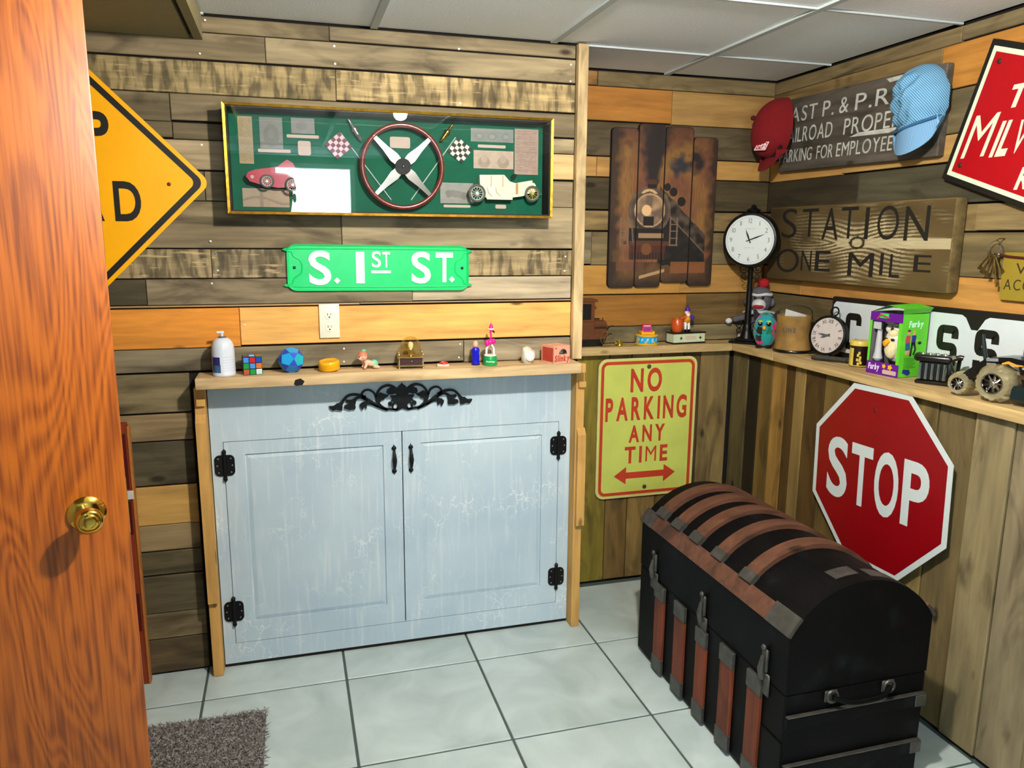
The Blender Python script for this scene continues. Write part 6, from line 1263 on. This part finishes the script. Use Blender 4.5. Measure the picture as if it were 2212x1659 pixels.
# leaning board with dark red panels
t = thing('painted_board', 'reddish-brown board with dark red panels and tan edge, standing behind the door', 'board', (-1.537, -.028, 0))
RBR = mat('red_brown_wood', '#7e2f10', .5, var=.15, scale=14, stretch=(6, 6, 1)); DRD = mat('dark_red_panel', '#4c0a08', .45, var=.08)
MB().box(-.30, -.008, -.014, .014, .001, .905, .002).build('board', RBR, t, smooth=False); MB().box(-.0078, 0, -.016, .012, .001, .895, .002).build('tan_edge', mat('tan_edge_wood', '#a8672c', .6, var=.15), t, smooth=False)
for z0, z1 in ((.69, .872), (.535, .648), (.195, .33)): MB().box(-.26, -.012, -.0165, -.0135, z0, z1, .001).build('red_panel', DRD, t, smooth=False)
MB().box(-.045, -.002, -.021, -.0165, .655, .685, .002).build('white_bracket', mat('white_bracket', '#c9c4bb', .5), t, smooth=False)
# shag rug
t = thing('shag_rug', 'grey shaggy rug lying in front of the open door', 'rug', (-1.58, -.77, 0))
MB().box(-.42, .42, -.45, .45, .001, .009).build('rug_backing', mat('rug_backing', '#55524e', .95), t, smooth=False)
m, N, L, b = nt('rug_pile'); g = N.new('ShaderNodeNewGeometry'); tc = N.new('ShaderNodeTexCoord'); nz_ = N.new('ShaderNodeTexNoise'); nz_.inputs['Scale'].default_value = 140; L.new(tc.outputs['Object'], nz_.inputs['Vector']); r = N.new('ShaderNodeValToRGB'); e = r.color_ramp.elements
e[0].position = .3; e[0].color = hexc('#64605c'); e[1].position = .7; e[1].color = hexc('#c4beb8'); q = e.new(.5); q.color = hexc('#958f8b'); L.new(nz_.outputs['Fac'], r.inputs[0]); L.new(r.outputs[0], b.inputs['Base Color']); b.inputs['Roughness'].default_value = .95
rr3 = random.Random(5); vs, fs = [], []
for i in range(70000):
    x, y = rr3.uniform(-.42, .42), rr3.uniform(-.45, .45); a_ = rr3.uniform(0, 6.283); ln = rr3.uniform(.009, .017); dx, dy = rr3.gauss(0, .007), rr3.gauss(0, .007); w_ = .0011; c, s = math.cos(a_)*w_, math.sin(a_)*w_; k_ = len(vs)
    vs += [(x-c, y-s, .008), (x+c, y+s, .008), (x+dx*.6+c*.8, y+dy*.6+s*.8, .008+ln*.7), (x+dx*1.4, y+dy*1.4, .008+ln*.9)]; fs += [(k_, k_+1, k_+2), (k_, k_+2, k_+3)]
me = bpy.data.meshes.new('rug_pile'); me.from_pydata(vs, [], fs); me.materials.append(m); o = link('rug_pile', me, t); o['kind'] = 'stuff'

# ================================================================== BEHIND THE CAMERA: CEILING BULB, PHOTOGRAPHER
t = thing('ceiling_light', 'bare round bulb in a white porcelain holder on the ceiling', 'lamp', (BULB_POS[0], BULB_POS[1], H-.002), rot=(R(180), 0, 0))
hz = H-.002-BULB_POS[2]
MB().lathe([(0, 0), (.06, 0), (.06, .012), (.03, .022), (.018, .03), (.018, hz-.034), (0, hz-.034)], 24).build('lamp_holder', mat('porcelain', '#e4e4de', .3, var=0), t); MB().sph((0, 0, hz), BULB_R, 24, 14).build('bulb', emis('lit_bulb', BULB_C, BULB_L), t)
t = thing('person', 'person in dark cap, navy shirt and jeans, holding up a phone', 'person', (-1.05, -3.0, 0)); t.scale = (1, 1, 1.0)
J = {'hip': (0, 0, .98, .13), 'belly': (0, .01, 1.13, .125), 'chest': (0, .0, 1.36, .14), 'neckb': (0, -.01, 1.53, .07), 'neck': (0, .01, 1.60, .055), 'chin': (0, .03, 1.68, .075), 'skull': (0, .02, 1.78, .092), 'top': (0, .015, 1.84, .075)}
E_ = [('hip', 'belly'), ('belly', 'chest'), ('chest', 'neckb'), ('neckb', 'neck'), ('neck', 'chin'), ('chin', 'skull'), ('skull', 'top')]
for s_, n_ in ((-1, 'l'), (1, 'r')):
    J.update({'sh'+n_: (s_*.19, 0, 1.46, .065), 'el'+n_: (s_*.25, .10, 1.22, .045), 'wr'+n_: (s_*.09, .27, 1.40, .03), 'pa'+n_: (s_*.072, .292, 1.44, .03), 'hj'+n_: (s_*.10, 0, .92, .095), 'kn'+n_: (s_*.11, .02, .50, .06), 'an'+n_: (s_*.115, -.01, .09, .042), 'to'+n_: (s_*.13, .13, .035, .035)})
    E_ += [('chest', 'sh'+n_), ('sh'+n_, 'el'+n_), ('el'+n_, 'wr'+n_), ('wr'+n_, 'pa'+n_), ('hip', 'hj'+n_), ('hj'+n_, 'kn'+n_), ('kn'+n_, 'an'+n_), ('an'+n_, 'to'+n_)]
    for i, (dz, ln) in enumerate(((.03, .052), (.012, .06), (-.006, .057), (-.024, .045))):
        a_, b2 = 'f%d%s' % (i, n_), 'g%d%s' % (i, n_); J[a_] = (s_*.068, .302, 1.452+dz, .0095); J[b2] = (s_*(.068-ln*.75), .304, 1.455+dz*1.1, .0075); E_ += [('pa'+n_, a_), (a_, b2)]
    J['t0'+n_] = (s_*.07, .283, 1.47, .011); J['t1'+n_] = (s_*.05, .272, 1.50, .008); E_ += [('pa'+n_, 't0'+n_), ('t0'+n_, 't1'+n_)]
skin('body', J, E_, mat('person_skin', '#c68f72', .5, var=.05), t, 2, root='hip')
JS = {k: (v[0], v[1], v[2], v[3]*1.12) for k, v in J.items() if k in ('hip', 'belly', 'chest', 'shl', 'shr')}; JS['nk'] = (0, -.01, 1.52, .085)
for s_, n_ in ((-1, 'l'), (1, 'r')): JS['el'+n_] = (s_*.235, .06, 1.31, .06)
skin('shirt', JS, [('hip', 'belly'), ('belly', 'chest'), ('chest', 'nk'), ('chest', 'shl'), ('shl', 'ell'), ('chest', 'shr'), ('shr', 'elr')], mat('navy_shirt', '#1b2434', .85), t, 2, root='hip')
JP = {k: (v[0], v[1], v[2], v[3]*1.13) for k, v in J.items() if k in ('hip', 'hjl', 'hjr', 'knl', 'knr', 'anl', 'anr')}
skin('jeans', JP, [('hip', 'hjl'), ('hjl', 'knl'), ('knl', 'anl'), ('hip', 'hjr'), ('hjr', 'knr'), ('knr', 'anr')], mat('blue_jeans', '#27344d', .85), t, 2, root='hip')
for s_ in (-1, 1): MB().sph((s_*.125, .06, .045), (.05, .135, .0445), 18, 12).build('shoe', BLKP, t)
MB().sph((0, .105, 1.735), (.014, .02, .022), 12, 8).sph((-.088, .02, 1.74), (.012, .018, .03), 10, 8).sph((.088, .02, 1.74), (.012, .018, .03), 10, 8).build('nose_and_ears', MATS['person_skin'], t); MB().sph((-.033, .095, 1.765), (.013, .01, .008), 10, 8).sph((.033, .095, 1.765), (.013, .01, .008), 10, 8).build('eyes', EYE, t); MB().sph((0, .095, 1.69), (.024, .012, .006), 12, 6).build('mouth', mat('lip', '#8f4a42', .5), t)
MB().lathe([(.1, 0), (.101, .03), (.09, .075), (.05, .105), (0, .112)], 24, Matrix.Diagonal((1, 1.12, 1, 1))).build('cap_crown', mat('dark_cap', '#15171c', .85), t, (0, .018, 1.79)); b = MB(); brim(b, .09, .09, .005, y0=0, droop=0, z0=0, curl=.01); b.xf(Matrix.Rotation(R(90), 4, 'X')).build('cap_brim', MATS['dark_cap'], t, (0, .08, 1.80))
t = thing('phone', 'black phone held up in both hands by the person', 'phone', (-1.05, -2.678, 1.375))
MB().box(-.075, .075, -.004, .004, .02, .17, .003).build('phone_body', BLKP, t)
